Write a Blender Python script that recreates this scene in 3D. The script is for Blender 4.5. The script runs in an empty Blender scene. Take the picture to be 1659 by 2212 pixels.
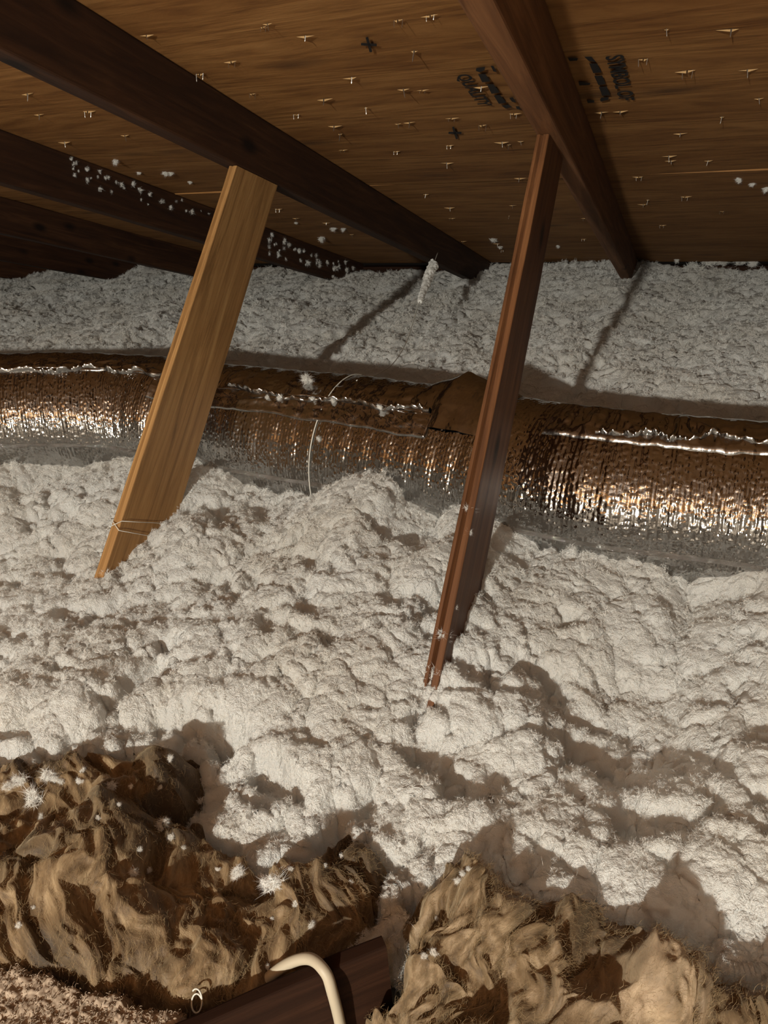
import bpy, math, random
import numpy as np
from mathutils import Vector, Matrix
from mathutils.bvhtree import BVHTree

# ------------------------------------------------------------------ camera, light, exposure
sc = bpy.context.scene
C = sc.collection
K = 0.508                     # one layout unit in metres (the roof stands 1 unit above the lens)
H0 = 1.0                      # height of the lens above the attic floor
SL = math.tan(math.radians(18.4))
CS = math.cos(math.radians(18.4))
IW, IH, FPX = 1659.0, 2212.0, 1661.0
RIGHT = Vector((0.93363996, 0.35139077, -0.0695769))
UP = Vector((-0.10657107, 0.45791355, 0.88258586))
FWD = Vector((-0.34199273, 0.81660254, -0.46497448))

def W(x, y, z):               # layout units -> world metres
    return Vector((x * K, y * K, z * K + H0))

cam_d = bpy.data.cameras.new('camera')
cam_d.sensor_fit = 'VERTICAL'
cam_d.sensor_height = 36.0
cam_d.lens = 36.0 * FPX / IH
cam_d.clip_start = 0.02
cam_d.clip_end = 60
cam = bpy.data.objects.new('camera', cam_d)
C.objects.link(cam)
m = Matrix.Identity(4)
for i in range(3):
    m[i][0], m[i][1], m[i][2] = RIGHT[i], UP[i], -FWD[i]
m.translation = W(0, 0, 0)
cam.matrix_world = m
sc.camera = cam

world = bpy.data.worlds.new('world')
sc.world = world
world.use_nodes = True
world.node_tree.nodes['Background'].inputs[0].default_value = (0.9, 0.75, 0.6, 1)
world.node_tree.nodes['Background'].inputs[1].default_value = 0.004

def lamp(name, loc, power, col, rad):
    d = bpy.data.lights.new(name, 'POINT')
    d.energy = power
    d.color = col
    d.shadow_soft_size = rad
    o = bpy.data.objects.new(name, d)
    C.objects.link(o)
    o.location = loc
    return o
lamp('attic_bulb', W(-0.66, -4.3, 1.07), 560, (1.0, 0.97, 0.855), 0.035)      # bulb further back in the attic
lamp('phone_torch', W(-0.16, -0.02, 0.10), 0.8, (0.90, 0.95, 1.0), 0.006)   # torch of the phone that takes the picture

sc.view_settings.view_transform = 'Standard'
sc.view_settings.look = 'None'
sc.view_settings.gamma = 1.0
sc.view_settings.use_curve_mapping = False
sc.view_settings.exposure = 0.0
sc.cycles.max_bounces = 5
sc.cycles.diffuse_bounces = 3
sc.cycles.use_adaptive_sampling = True
sc.cycles.adaptive_threshold = 0.1
sc.cycles.glossy_bounces = 3
sc.cycles.transmission_bounces = 2

# ------------------------------------------------------------------ pixel helpers (measuring only)
def ray(px, py):
    return RIGHT * (px - IW / 2) + UP * (IH / 2 - py) + FWD * FPX
def at_y(px, py, Y):
    v = ray(px, py); k = Y / v.y
    return (v.x * k, Y, v.z * k)
def at_z(px, py, Z):
    v = ray(px, py); k = Z / v.z
    return (v.x * k, v.y * k, Z)
def on_roof(px, py, d=0.0):
    v = ray(px, py); k = (1.0 - d / CS) / (v.z + SL * v.y)
    return (v.x * k, v.y * k, v.z * k)

# ------------------------------------------------------------------ numpy noise
def _hash(ix, iy, iz, seed):
    h = (ix.astype(np.int64) * 374761393 + iy.astype(np.int64) * 668265263 + iz.astype(np.int64) * 2147483647 + seed * 1274126177) & 0xFFFFFFFF
    h = ((h ^ (h >> 13)) * 1274126177) & 0xFFFFFFFF
    h = ((h ^ (h >> 16)) * 2246822519) & 0xFFFFFFFF
    return ((h ^ (h >> 15)) & 0xFFFFFF) / float(0xFFFFFF)
def vnoise(x, y, z=None, seed=0):
    """smooth value noise, -1..1"""
    if z is None:
        z = np.zeros_like(x)
    ix, iy, iz = np.floor(x), np.floor(y), np.floor(z)
    fx, fy, fz = x - ix, y - iy, z - iz
    fx = fx * fx * fx * (fx * (fx * 6 - 15) + 10); fy = fy * fy * fy * (fy * (fy * 6 - 15) + 10); fz = fz * fz * fz * (fz * (fz * 6 - 15) + 10)
    r = 0
    for a in (0, 1):
        for b in (0, 1):
            for c in (0, 1):
                w = (fx if a else 1 - fx) * (fy if b else 1 - fy) * (fz if c else 1 - fz)
                r = r + w * _hash(ix + a, iy + b, iz + c, seed)
    return r * 2 - 1
def vnoise2(x, y, seed=0):
    ix, iy = np.floor(x), np.floor(y)
    fx, fy = x - ix, y - iy
    fx = fx * fx * fx * (fx * (fx * 6 - 15) + 10); fy = fy * fy * fy * (fy * (fy * 6 - 15) + 10)
    z = np.zeros_like(ix)
    r = 0
    for a in (0, 1):
        for b in (0, 1):
            r = r + (fx if a else 1 - fx) * (fy if b else 1 - fy) * _hash(ix + a, iy + b, z, seed)
    return r * 2 - 1
def fbm(x, y, oct=4, seed=0, gain=0.5):
    r = 0; a = 1.0; s = 1.0
    for o in range(oct):
        r = r + a * vnoise2(x * s + o * 17.3, y * s - o * 9.1, seed + o); a *= gain; s *= 2.03
    return r
def worley(x, y, seed=0):
    """distance to the nearest of jittered points"""
    ix, iy = np.floor(x), np.floor(y)
    best = np.full(x.shape, 9.0)
    z = np.zeros_like(ix)
    for a in (-1, 0, 1):
        for b in (-1, 0, 1):
            jx = ix + a + _hash(ix + a, iy + b, z, seed)
            jy = iy + b + _hash(ix + a, iy + b, z, seed + 7)
            best = np.minimum(best, (x - jx) ** 2 + (y - jy) ** 2)
    return np.sqrt(best)
def puff(x, y, seed=0):
    """rounded popcorn bumps, 0..1"""
    return np.sqrt(np.clip(1 - worley(x, y, seed) ** 2, 0, 1))

# ------------------------------------------------------------------ object helpers
def mesh_obj(name, verts, faces, mat, parent=None, smooth=False):
    me = bpy.data.meshes.new(name)
    if isinstance(verts, np.ndarray):
        verts = np.ascontiguousarray(verts, dtype=np.float32)
        me.vertices.add(len(verts)); me.vertices.foreach_set('co', verts.ravel())
        faces = np.ascontiguousarray(faces, dtype=np.int32)
        n, k = faces.shape
        me.loops.add(n * k); me.loops.foreach_set('vertex_index', faces.ravel())
        me.polygons.add(n)
        me.polygons.foreach_set('loop_start', np.arange(0, n * k, k, dtype=np.int32))
        me.update(calc_edges=True)
    else:
        me.from_pydata([tuple(v) for v in verts], [], faces)
    me.validate()
    me.polygons.foreach_set('use_smooth', [smooth] * len(me.polygons))
    me.update()
    if mat: me.materials.append(mat)
    o = bpy.data.objects.new(name, me)
    C.objects.link(o)
    if parent: o.parent = parent
    return o
def empty(name, loc=(0, 0, 0)):
    o = bpy.data.objects.new(name, None)
    o.empty_display_size = 0.05
    C.objects.link(o)
    o.location = loc
    return o
def tag(o, label=None, cat=None, group=None, kind=None):
    if label: o['label'] = label
    if cat: o['category'] = cat
    if group: o['group'] = group
    if kind: o['kind'] = kind
    return o
def grid_faces(nu, nv, wrap_v=False):
    i = np.arange(nu - 1)[:, None]; j = np.arange(nv if wrap_v else nv - 1)[None, :]
    j2 = (j + 1) % nv
    a = i * nv + j; b = i * nv + j2; c = (i + 1) * nv + j2; d = (i + 1) * nv + j
    return np.stack([a, b, c, d], -1).reshape(-1, 4)
def add_uv(o, uv):
    """uv per vertex -> uv layer"""
    me = o.data
    l = me.uv_layers.new(name='UVMap')
    vi = np.empty(len(me.loops), dtype=np.int32); me.loops.foreach_get('vertex_index', vi)
    l.data.foreach_set('uv', np.ascontiguousarray(uv[vi], dtype=np.float32).ravel())
def tube(path, rad, sides=8, cap=True):
    """verts / faces of a round bar along path (Vectors, world)"""
    pts = [Vector(p) for p in path]; n = len(pts)
    rads = rad if hasattr(rad, '__len__') else [rad] * n
    V = []; F = []
    t0 = (pts[1] - pts[0]).normalized()
    a = t0.orthogonal().normalized()
    for i in range(n):
        t = (pts[min(i + 1, n - 1)] - pts[max(i - 1, 0)]).normalized()
        a = (a - t * a.dot(t)).normalized(); b = t.cross(a)
        for k in range(sides):
            an = 2 * math.pi * k / sides
            V.append(pts[i] + (a * math.cos(an) + b * math.sin(an)) * rads[i])
    for i in range(n - 1):
        for k in range(sides):
            k2 = (k + 1) % sides
            F.append((i * sides + k, i * sides + k2, (i + 1) * sides + k2, (i + 1) * sides + k))
    if cap:
        F.append(tuple(range(sides - 1, -1, -1))); F.append(tuple(range((n - 1) * sides, n * sides)))
    return V, F
def spline(pts, n):
    """Catmull-Rom through points"""
    P = [Vector(p) for p in pts]; P = [2 * P[0] - P[1]] + P + [2 * P[-1] - P[-2]]
    out = []
    segs = len(P) - 3
    for i in range(n):
        u = i / (n - 1) * segs; k = min(int(u), segs - 1); t = u - k
        a, b, c, d = P[k:k + 4]
        out.append(0.5 * ((2 * b) + (c - a) * t + (2 * a - 5 * b + 4 * c - d) * t * t + (3 * b - a - 3 * c + d) * t * t * t))
    return out
def beam(name, mat, p0, p1, ax, ay, wx, wy, parent=None, nl=40, wob=0.0012, seed=0, bev=0.003, groove=0.0):
    """squared timber from p0 to p1; ax, ay unit cross axes; corner p0 is the middle of the section; edges eased, faces a little uneven"""
    p0, p1 = Vector(p0), Vector(p1)
    L = (p1 - p0).length
    ax, ay = Vector(ax), Vector(ay)
    prof = []
    for sx, sy in ((-1, -1), (1, -1), (1, 1), (-1, 1)):
        cx_, cy_ = sx * (wx / 2 - bev), sy * (wy / 2 - bev)
        a0 = math.atan2(sy, sx) - math.pi / 4
        for q in range(3):
            a = a0 + q * math.pi / 4
            prof.append((cx_ + bev * math.cos(a), cy_ + bev * math.sin(a)))
    # extra points along the faces
    full = []
    for i, (x, y) in enumerate(prof):
        full.append((x, y))
        x2, y2 = prof[(i + 1) % len(prof)]
        if math.hypot(x2 - x, y2 - y) > bev * 2:
            for q in range(1, 5): full.append((x + (x2 - x) * q / 5, y + (y2 - y) * q / 5))
    if groove: full = [(x, y - groove if (y > wy / 2 - bev * 0.5 and -0.16 * wx < x < 0.02 * wx) else y) for x, y in full]
    rs = random.Random(seed)
    prof = full; n = len(prof); V = []; UV = []
    ph = [rs.uniform(0, 9) for _ in range(6)]
    for i in range(nl + 1):
        t = i / nl
        p = p0.lerp(p1, t)
        bow = math.sin(t * 5 + ph[0]) * wob * 1.5
        for (x, y) in prof:
            d = wob * (math.sin(t * 40 + x * 90 + ph[1]) * 0.3 + math.sin(t * 13 + y * 50 + ph[2]) * 0.6)
            V.append(p + ax * (x * (1 + d / wx) + bow) + ay * (y * (1 + d / wy)))
    F = [tuple(f) for f in grid_faces(nl + 1, n, True)]
    F.append(tuple(range(n - 1, -1, -1))); F.append(tuple(range(nl * n, (nl + 1) * n)))
    o = mesh_obj(name, V, F, mat, parent)
    # local frame stored per vertex so that the grain follows the timber
    at = o.data.attributes.new('grain', 'FLOAT_VECTOR', 'POINT')
    off = rs.uniform(0, 50)
    dat = []
    for v in V:
        r = v - p0; l = r.dot((p1 - p0) / L)
        dat += [l + off, r.dot(ax) + off * 0.37, r.dot(ay) + off * 0.71]
    at.data.foreach_set('vector', dat)
    return o

# ------------------------------------------------------------------ materials
def new_mat(name):
    mt = bpy.data.materials.new(name); mt.use_nodes = True
    nt = mt.node_tree; nt.nodes.clear()
    out = nt.nodes.new('ShaderNodeOutputMaterial')
    b = nt.nodes.new('ShaderNodeBsdfPrincipled')
    nt.links.new(b.outputs[0], out.inputs[0])
    return mt, nt, b, out
def nd(nt, typ, **kw):
    n = nt.nodes.new(typ)
    for k, v in kw.items():
        if k.startswith('i_'):
            key = k[2:]
            n.inputs[int(key) if key.isdigit() else key.replace('_', ' ')].default_value = v
        else:
            setattr(n, k, v)
    return n
def ramp(nt, src, stops):
    r = nt.nodes.new('ShaderNodeValToRGB')
    el = r.color_ramp.elements
    while len(el) < len(stops): el.new(0.5)
    for e, (p, c) in zip(el, stops):
        e.position = p; e.color = (*c, 1)
    nt.links.new(src, r.inputs[0])
    return r
def mixc(nt, fac, a, b, mode='MIX'):
    n = nt.nodes.new('ShaderNodeMix'); n.data_type = 'RGBA'; n.blend_type = mode
    for sock, v in ((0, fac), (6, a), (7, b)):
        if isinstance(v, (int, float)): n.inputs[sock].default_value = v
        elif isinstance(v, tuple): n.inputs[sock].default_value = (*v, 1)
        else: nt.links.new(v, n.inputs[sock])
    return n.outputs[2]

def wood_mat(name, dark, mid, light, rough=0.75, knots=True, spec=0.25):
    """sawn timber: grain runs along the x of the 'grain' attribute"""
    mt, nt, b, out = new_mat(name)
    at = nd(nt, 'ShaderNodeAttribute', attribute_name='grain')
    mp = nd(nt, 'ShaderNodeMapping', i_Scale=(1.6, 26, 26))
    nt.links.new(at.outputs['Vector'], mp.inputs[0])
    warp = nd(nt, 'ShaderNodeTexNoise', i_Scale=1.2, i_Detail=2.0)
    nt.links.new(mp.outputs[0], warp.inputs[0])
    add = nd(nt, 'ShaderNodeVectorMath', operation='MULTIPLY_ADD')
    nt.links.new(warp.outputs['Color'], add.inputs[0]); add.inputs[1].default_value = (1.6, 1.6, 1.6); nt.links.new(mp.outputs[0], add.inputs[2])
    gr = nd(nt, 'ShaderNodeTexNoise', i_Scale=2.2, i_Detail=6.0, i_Roughness=0.65)
    nt.links.new(add.outputs[0], gr.inputs[0])
    big = nd(nt, 'ShaderNodeTexNoise', i_Scale=0.45, i_Detail=3.0)
    nt.links.new(mp.outputs[0], big.inputs[0])
    c1 = ramp(nt, gr.outputs[0], [(0.3, dark), (0.52, mid), (0.72, light)])
    c2 = ramp(nt, big.outputs[0], [(0.35, (0.62, 0.55, 0.5)), (0.6, (1, 1, 1))])
    col = mixc(nt, 0.8, c1.outputs[0], c2.outputs[0], 'MULTIPLY')
    if knots:
        mk = nd(nt, 'ShaderNodeMapping', i_Scale=(4.2, 9, 9)); nt.links.new(at.outputs['Vector'], mk.inputs[0])
        vo = nd(nt, 'ShaderNodeTexVoronoi', i_Scale=1.0); nt.links.new(mk.outputs[0], vo.inputs[0])
        kr = ramp(nt, vo.outputs['Distance'], [(0.06, (1, 1, 1)), (0.17, (0, 0, 0))])
        col = mixc(nt, kr.outputs[0], col, tuple(v * 0.35 for v in dark))
    nt.links.new(col, b.inputs['Base Color'])
    b.inputs['Roughness'].default_value = rough
    b.inputs['Specular IOR Level'].default_value = spec
    bp = nd(nt, 'ShaderNodeBump', i_Strength=0.35, i_Distance=0.002)
    nt.links.new(gr.outputs[0], bp.inputs['Height']); nt.links.new(bp.outputs[0], b.inputs['Normal'])
    return mt

def plywood_mat():
    mt, nt, b, out = new_mat('plywood')
    at = nd(nt, 'ShaderNodeAttribute', attribute_name='grain')
    mp = nd(nt, 'ShaderNodeMapping', i_Scale=(1.3, 11, 11)); nt.links.new(at.outputs['Vector'], mp.inputs[0])
    warp = nd(nt, 'ShaderNodeTexNoise', i_Scale=0.7, i_Detail=2.0); nt.links.new(mp.outputs[0], warp.inputs[0])
    add = nd(nt, 'ShaderNodeVectorMath', operation='MULTIPLY_ADD')
    nt.links.new(warp.outputs['Color'], add.inputs[0]); add.inputs[1].default_value = (0.5, 1.6, 1.6); nt.links.new(mp.outputs[0], add.inputs[2])
    gr = nd(nt, 'ShaderNodeTexNoise', i_Scale=6.0, i_Detail=5.0, i_Roughness=0.6); nt.links.new(add.outputs[0], gr.inputs[0])
    wide = nd(nt, 'ShaderNodeTexNoise', i_Scale=1.1, i_Detail=3.0); nt.links.new(add.outputs[0], wide.inputs[0])
    c1 = ramp(nt, gr.outputs[0], [(0.32, (0.15, 0.064, 0.0175)), (0.5, (0.23, 0.106, 0.031)), (0.7, (0.29, 0.143, 0.047))])
    c2 = ramp(nt, wide.outputs[0], [(0.3, (0.68, 0.6, 0.5)), (0.62, (1, 1, 1))])
    col = mixc(nt, 0.9, c1.outputs[0], c2.outputs[0], 'MULTIPLY')
    # football-shaped knots and dark resin streaks along the grain
    mk = nd(nt, 'ShaderNodeMapping', i_Scale=(4.2, 13, 13)); nt.links.new(at.outputs['Vector'], mk.inputs[0])
    vo = nd(nt, 'ShaderNodeTexVoronoi', i_Scale=1.0); nt.links.new(mk.outputs[0], vo.inputs[0])
    thr = nd(nt, 'ShaderNodeMath', operation='GREATER_THAN', i_1=0.62); nt.links.new(vo.outputs['Color'], thr.inputs[0])
    kr = ramp(nt, vo.outputs['Distance'], [(0.05, (0.85, 0.85, 0.85)), (0.32, (0, 0, 0))])
    kf = nd(nt, 'ShaderNodeMath', operation='MULTIPLY'); nt.links.new(kr.outputs[0], kf.inputs[0]); nt.links.new(thr.outputs[0], kf.inputs[1])
    col = mixc(nt, kf.outputs[0], col, (0.075, 0.034, 0.012))
    nt.links.new(col, b.inputs['Base Color'])
    b.inputs['Roughness'].default_value = 0.7
    b.inputs['Specular IOR Level'].default_value = 0.25
    bp = nd(nt, 'ShaderNodeBump', i_Strength=0.4, i_Distance=0.003)
    nt.links.new(gr.outputs[0], bp.inputs['Height']); nt.links.new(bp.outputs[0], b.inputs['Normal'])
    return mt

def simple(name, col, rough=0.8, metal=0.0, spec=0.3):
    mt, nt, b, out = new_mat(name)
    b.inputs['Base Color'].default_value = (*col, 1)
    b.inputs['Roughness'].default_value = rough
    b.inputs['Metallic'].default_value = metal
    b.inputs['Specular IOR Level'].default_value = spec
    return mt

def fluff_mat(name='white_glass_fluff', relief=False):
    mt, nt, b, out = new_mat(name)
    tc = nd(nt, 'ShaderNodeNewGeometry')
    n1 = nd(nt, 'ShaderNodeTexNoise', i_Scale=5.0, i_Detail=3.0); nt.links.new(tc.outputs['Position'], n1.inputs[0])
    c = ramp(nt, n1.outputs[0], [(0.30, (0.88, 0.85, 0.80)), (0.60, (0.95, 0.94, 0.915))])
    d = nd(nt, 'ShaderNodeBsdfDiffuse'); t = nd(nt, 'ShaderNodeBsdfTranslucent')
    nt.links.new(c.outputs[0], d.inputs[0]); nt.links.new(c.outputs[0], t.inputs[0])
    mx = nd(nt, 'ShaderNodeMixShader'); mx.inputs[0].default_value = 0.5
    if relief:                                            # matted fibres too fine to model one by one
        f1 = nd(nt, 'ShaderNodeTexNoise', i_Scale=150.0, i_Detail=4.0, i_Roughness=0.75); nt.links.new(tc.outputs['Position'], f1.inputs[0])
        bp = nd(nt, 'ShaderNodeBump', i_Strength=0.85, i_Distance=0.011); nt.links.new(f1.outputs[0], bp.inputs['Height'])
        nt.links.new(bp.outputs[0], d.inputs['Normal'])
    nt.links.new(d.outputs[0], mx.inputs[1]); nt.links.new(t.outputs[0], mx.inputs[2]); nt.links.new(mx.outputs[0], out.inputs[0])
    return mt

def batt_mat(name, dark, mid, light, seed):
    mt, nt, b, out = new_mat(name)
    at = nd(nt, 'ShaderNodeAttribute', attribute_name='flow')
    n1 = nd(nt, 'ShaderNodeTexNoise', i_Scale=1.0, i_Detail=6.0, i_Roughness=0.62); nt.links.new(at.outputs['Vector'], n1.inputs[0])
    g = nd(nt, 'ShaderNodeNewGeometry')
    n2 = nd(nt, 'ShaderNodeTexNoise', i_Scale=9.0 , i_Detail=3.0); nt.links.new(g.outputs['Position'], n2.inputs[0])
    mpd = nd(nt, 'ShaderNodeMapping', i_Location=(seed, 0, 0)); nt.links.new(g.outputs['Position'], mpd.inputs[0])
    n3 = nd(nt, 'ShaderNodeTexNoise', i_Scale=5.0, i_Detail=2.0); nt.links.new(mpd.outputs[0], n3.inputs[0])
    c1 = ramp(nt, n1.outputs[0], [(0.3, dark), (0.5, mid), (0.72, light)])
    c2 = ramp(nt, n2.outputs[0], [(0.35, (0.55, 0.5, 0.45)), (0.6, (1, 1, 1))])
    col = mixc(nt, 0.8, c1.outputs[0], c2.outputs[0], 'MULTIPLY')
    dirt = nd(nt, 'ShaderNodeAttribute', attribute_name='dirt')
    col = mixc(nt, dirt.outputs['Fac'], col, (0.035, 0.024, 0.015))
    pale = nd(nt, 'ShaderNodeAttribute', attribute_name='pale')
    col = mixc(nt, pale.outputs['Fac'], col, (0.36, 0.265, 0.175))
    nt.links.new(col, b.inputs['Base Color'])
    b.inputs['Roughness'].default_value = 0.65
    b.inputs['Specular IOR Level'].default_value = 0.25
    b.inputs['Sheen Weight'].default_value = 0.25
    b.inputs['Sheen Tint'].default_value = (0.9, 0.7, 0.45, 1)
    bp = nd(nt, 'ShaderNodeBump', i_Strength=0.55, i_Distance=0.005)
    nt.links.new(n1.outputs[0], bp.inputs['Height']); nt.links.new(bp.outputs[0], b.inputs['Normal'])
    return mt

def foil_mat(name, rib=1.0, emboss=1.0, rough=0.2, col=(0.45, 0.445, 0.44)):
    """reinforced aluminium foil: scrim ribs around the pipe, fine pebbling and creases in the foil"""
    mt, nt, b, out = new_mat(name)
    uv = nd(nt, 'ShaderNodeUVMap', uv_map='UVMap')
    wv = nd(nt, 'ShaderNodeTexWave', wave_type='BANDS', bands_direction='X', i_Scale=1.0, i_Distortion=1.2, i_Detail=2.0)
    wv.inputs['Detail Scale'].default_value = 0.6
    mp = nd(nt, 'ShaderNodeMapping', i_Scale=(46, 5, 1)); nt.links.new(uv.outputs[0], mp.inputs[0]); nt.links.new(mp.outputs[0], wv.inputs[0])
    vo = nd(nt, 'ShaderNodeTexVoronoi', voronoi_dimensions='2D', feature='F1', i_Scale=92.0); nt.links.new(uv.outputs[0], vo.inputs[0])
    pim = nd(nt, 'ShaderNodeMapRange', interpolation_type='SMOOTHSTEP', i_1=0.0, i_2=0.55, i_3=1.0, i_4=0.0); nt.links.new(vo.outputs['Distance'], pim.inputs[0])
    n1 = nd(nt, 'ShaderNodeTexNoise', i_Scale=210.0, i_Detail=2.0); nt.links.new(uv.outputs[0], n1.inputs[0])
    n2 = nd(nt, 'ShaderNodeTexNoise', i_Scale=16.0, i_Detail=4.0, i_Roughness=0.6); nt.links.new(uv.outputs[0], n2.inputs[0])
    b1 = nd(nt, 'ShaderNodeBump', i_Strength=0.30 * rib, i_Distance=0.0014); nt.links.new(wv.outputs[0], b1.inputs['Height'])
    b2 = nd(nt, 'ShaderNodeBump', i_Strength=0.5 * emboss, i_Distance=0.0016); nt.links.new(pim.outputs[0], b2.inputs['Height']); nt.links.new(b1.outputs[0], b2.inputs['Normal'])
    b3 = nd(nt, 'ShaderNodeBump', i_Strength=0.22, i_Distance=0.0010); nt.links.new(n1.outputs[0], b3.inputs['Height']); nt.links.new(b2.outputs[0], b3.inputs['Normal'])
    b4 = nd(nt, 'ShaderNodeBump', i_Strength=0.35, i_Distance=0.008); nt.links.new(n2.outputs[0], b4.inputs['Height']); nt.links.new(b3.outputs[0], b4.inputs['Normal'])
    nt.links.new(b4.outputs[0], b.inputs['Normal'])
    b.inputs['Base Color'].default_value = (*col, 1)
    b.inputs['Metallic'].default_value = 1.0
    b.inputs['Roughness'].default_value = rough
    return mt

M_ply = plywood_mat()
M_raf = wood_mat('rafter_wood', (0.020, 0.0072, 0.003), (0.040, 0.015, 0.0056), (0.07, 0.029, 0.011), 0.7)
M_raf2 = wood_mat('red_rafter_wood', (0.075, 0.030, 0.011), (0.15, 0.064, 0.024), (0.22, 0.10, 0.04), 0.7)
M_strut1 = wood_mat('yellow_board', (0.19, 0.098, 0.034), (0.35, 0.19, 0.070), (0.46, 0.275, 0.11), 0.6)
M_strut2 = wood_mat('red_board', (0.05, 0.019, 0.007), (0.115, 0.046, 0.017), (0.18, 0.08, 0.030), 0.6)
M_dark = wood_mat('shaded_joist', (0.010, 0.004, 0.002), (0.02, 0.008, 0.004), (0.034, 0.014, 0.007), 0.75, knots=False, spec=0.08)  # shade over the hatch joist is put into this dark colour
M_fluff = fluff_mat()
M_fluff_mass = fluff_mat('white_glass_fluff_mass', True)
M_ink = simple('stamp_ink', (0.012, 0.010, 0.010), 0.6)
M_split = simple('torn_wood', (0.30, 0.18, 0.075), 0.7)
M_hole = simple('dark_hole', (0.03, 0.014, 0.007), 0.9)
M_steel = simple('staple_steel', (0.55, 0.52, 0.48), 0.35, 1.0)
M_string = simple('white_string', (0.50, 0.48, 0.43), 0.7)
M_cable = simple('cable_sheath', (0.34, 0.29, 0.215), 0.5)
M_floor = simple('plasterboard', (0.45, 0.42, 0.38), 0.9)
M_foil = foil_mat('duct_foil', 0.7, 0.9, 0.08)
M_tape = foil_mat('foil_tape', 0.15, 0.25, 0.16)

# ------------------------------------------------------------------ setting: floor, roof deck, eave
fl = mesh_obj('floor', [W(-8, -7, -1.97), W(3.5, -7, -1.97), W(3.5, 8, -1.97), W(-8, 8, -1.97), W(-8, -7, -2.0), W(3.5, -7, -2.0), W(3.5, 8, -2.0), W(-8, 8, -2.0)],
              [(0, 1, 2, 3), (7, 6, 5, 4), (0, 4, 5, 1), (1, 5, 6, 2), (2, 6, 7, 3), (3, 7, 4, 0)], M_floor)
tag(fl, 'grey plasterboard attic floor below the insulation', kind='structure')

ceil = tag(empty('ceiling', W(0, 0, 1)), 'brown plywood roof sheathing sloping down to the eave', kind='structure')
def roof_pt(x, y, d=0.0):     # d = perpendicular distance below the deck
    sn = SL * CS
    return W(x, y - d * sn, 1 - SL * y - d * CS)
def plate(name, x0, x1, y0, y1, d0, d1, mat, parent, sub=24, seed=0):
    """sheet lying in the roof plane between depths d0 (upper face) and d1 (lower face); edges rounded by a hair, slight waviness"""
    V = []; G = []
    rs = random.Random(seed); off = rs.uniform(0, 30)
    for k, d in enumerate((d1, d0)):
        for i in range(sub + 1):
            for j in range(sub + 1):
                x = x0 + (x1 - x0) * i / sub; y = y0 + (y1 - y0) * j / sub
                w = 0.004 * math.sin(x * 2.1 + off) * math.sin(y * 2.6 + off * 2) if k == 0 else 0
                V.append(roof_pt(x, y, d + w)); G += [x * K + off, y * K + off * 0.4, d]
    n = sub + 1
    F = []
    for i in range(sub):
        for j in range(sub):
            a = i * n + j
            F.append((a, a + 1, a + n + 1, a + n)); F.append(tuple(n * n + q for q in (a + n, a + n + 1, a + 1, a)))
    def side(idx):
        for a, b in zip(idx[:-1], idx[1:]): F.append((a, b, b + n * n, a + n * n))
    side([i * n for i in range(n)]); side([i * n + sub for i in range(n)][::-1]); side(list(range(n))[::-1]); side([sub * n + j for j in range(n)])
    o = mesh_obj(name, V, F, mat, parent)
    at = o.data.attributes.new('grain', 'FLOAT_VECTOR', 'POINT'); at.data.foreach_set('vector', G)
    o.matrix_parent_inverse = parent.matrix_world.inverted() if parent.parent is None else Matrix.Identity(4)
    return o
ceil_inv = Matrix.Translation(-W(0, 0, 1))
SEAM = 4.10
panels = []
for seed, (x0, x1, y0, y1) in enumerate([(-3.40, 1.42, 1.30, SEAM - 0.006), (-8.2, -3.412, 1.30, SEAM - 0.006), (-5.80, -0.98 + 2.1, SEAM + 0.006, 6.80), (-8.2, -5.812, SEAM + 0.006, 6.80), (1.132, 3.4, SEAM + 0.006, 6.80),
                                         (-8.2, -1.0, -7.0, 1.288), (-0.988, 3.4, -7.0, 1.288), (1.432, 3.4, 1.30, SEAM - 0.006)]):
    o = plate('plywood_panel', x0, x1, y0, y1, -0.025, 0.0, M_ply, ceil, seed=seed)
    o.matrix_parent_inverse = ceil_inv
    panels.append(o)
panel_up, panel_low = panels[0], panels[2]

# eave: blocking boards between the rafters and the outer wall plate
eave = tag(empty('wall_far', W(0, 7, -1.6)), 'dark timber eave wall closing the low end of the attic', kind='structure')
eave_inv = Matrix.Translation(-W(0, 7, -1.6))
RAF = [-7.70, -6.49, -5.28, -4.09, -2.875, -1.645, -0.427, 0.80, 2.03]       # right face of each rafter
RW, RD = 0.072, 0.22
for i in range(len(RAF) - 1):
    xa, xb = RAF[i], RAF[i + 1] - RW
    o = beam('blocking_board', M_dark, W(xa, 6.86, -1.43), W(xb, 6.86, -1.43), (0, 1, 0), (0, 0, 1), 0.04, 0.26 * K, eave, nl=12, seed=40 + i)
    o.matrix_parent_inverse = eave_inv
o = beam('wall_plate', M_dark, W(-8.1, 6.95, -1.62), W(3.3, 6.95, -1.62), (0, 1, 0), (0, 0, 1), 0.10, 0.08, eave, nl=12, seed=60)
o.matrix_parent_inverse = eave_inv

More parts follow.
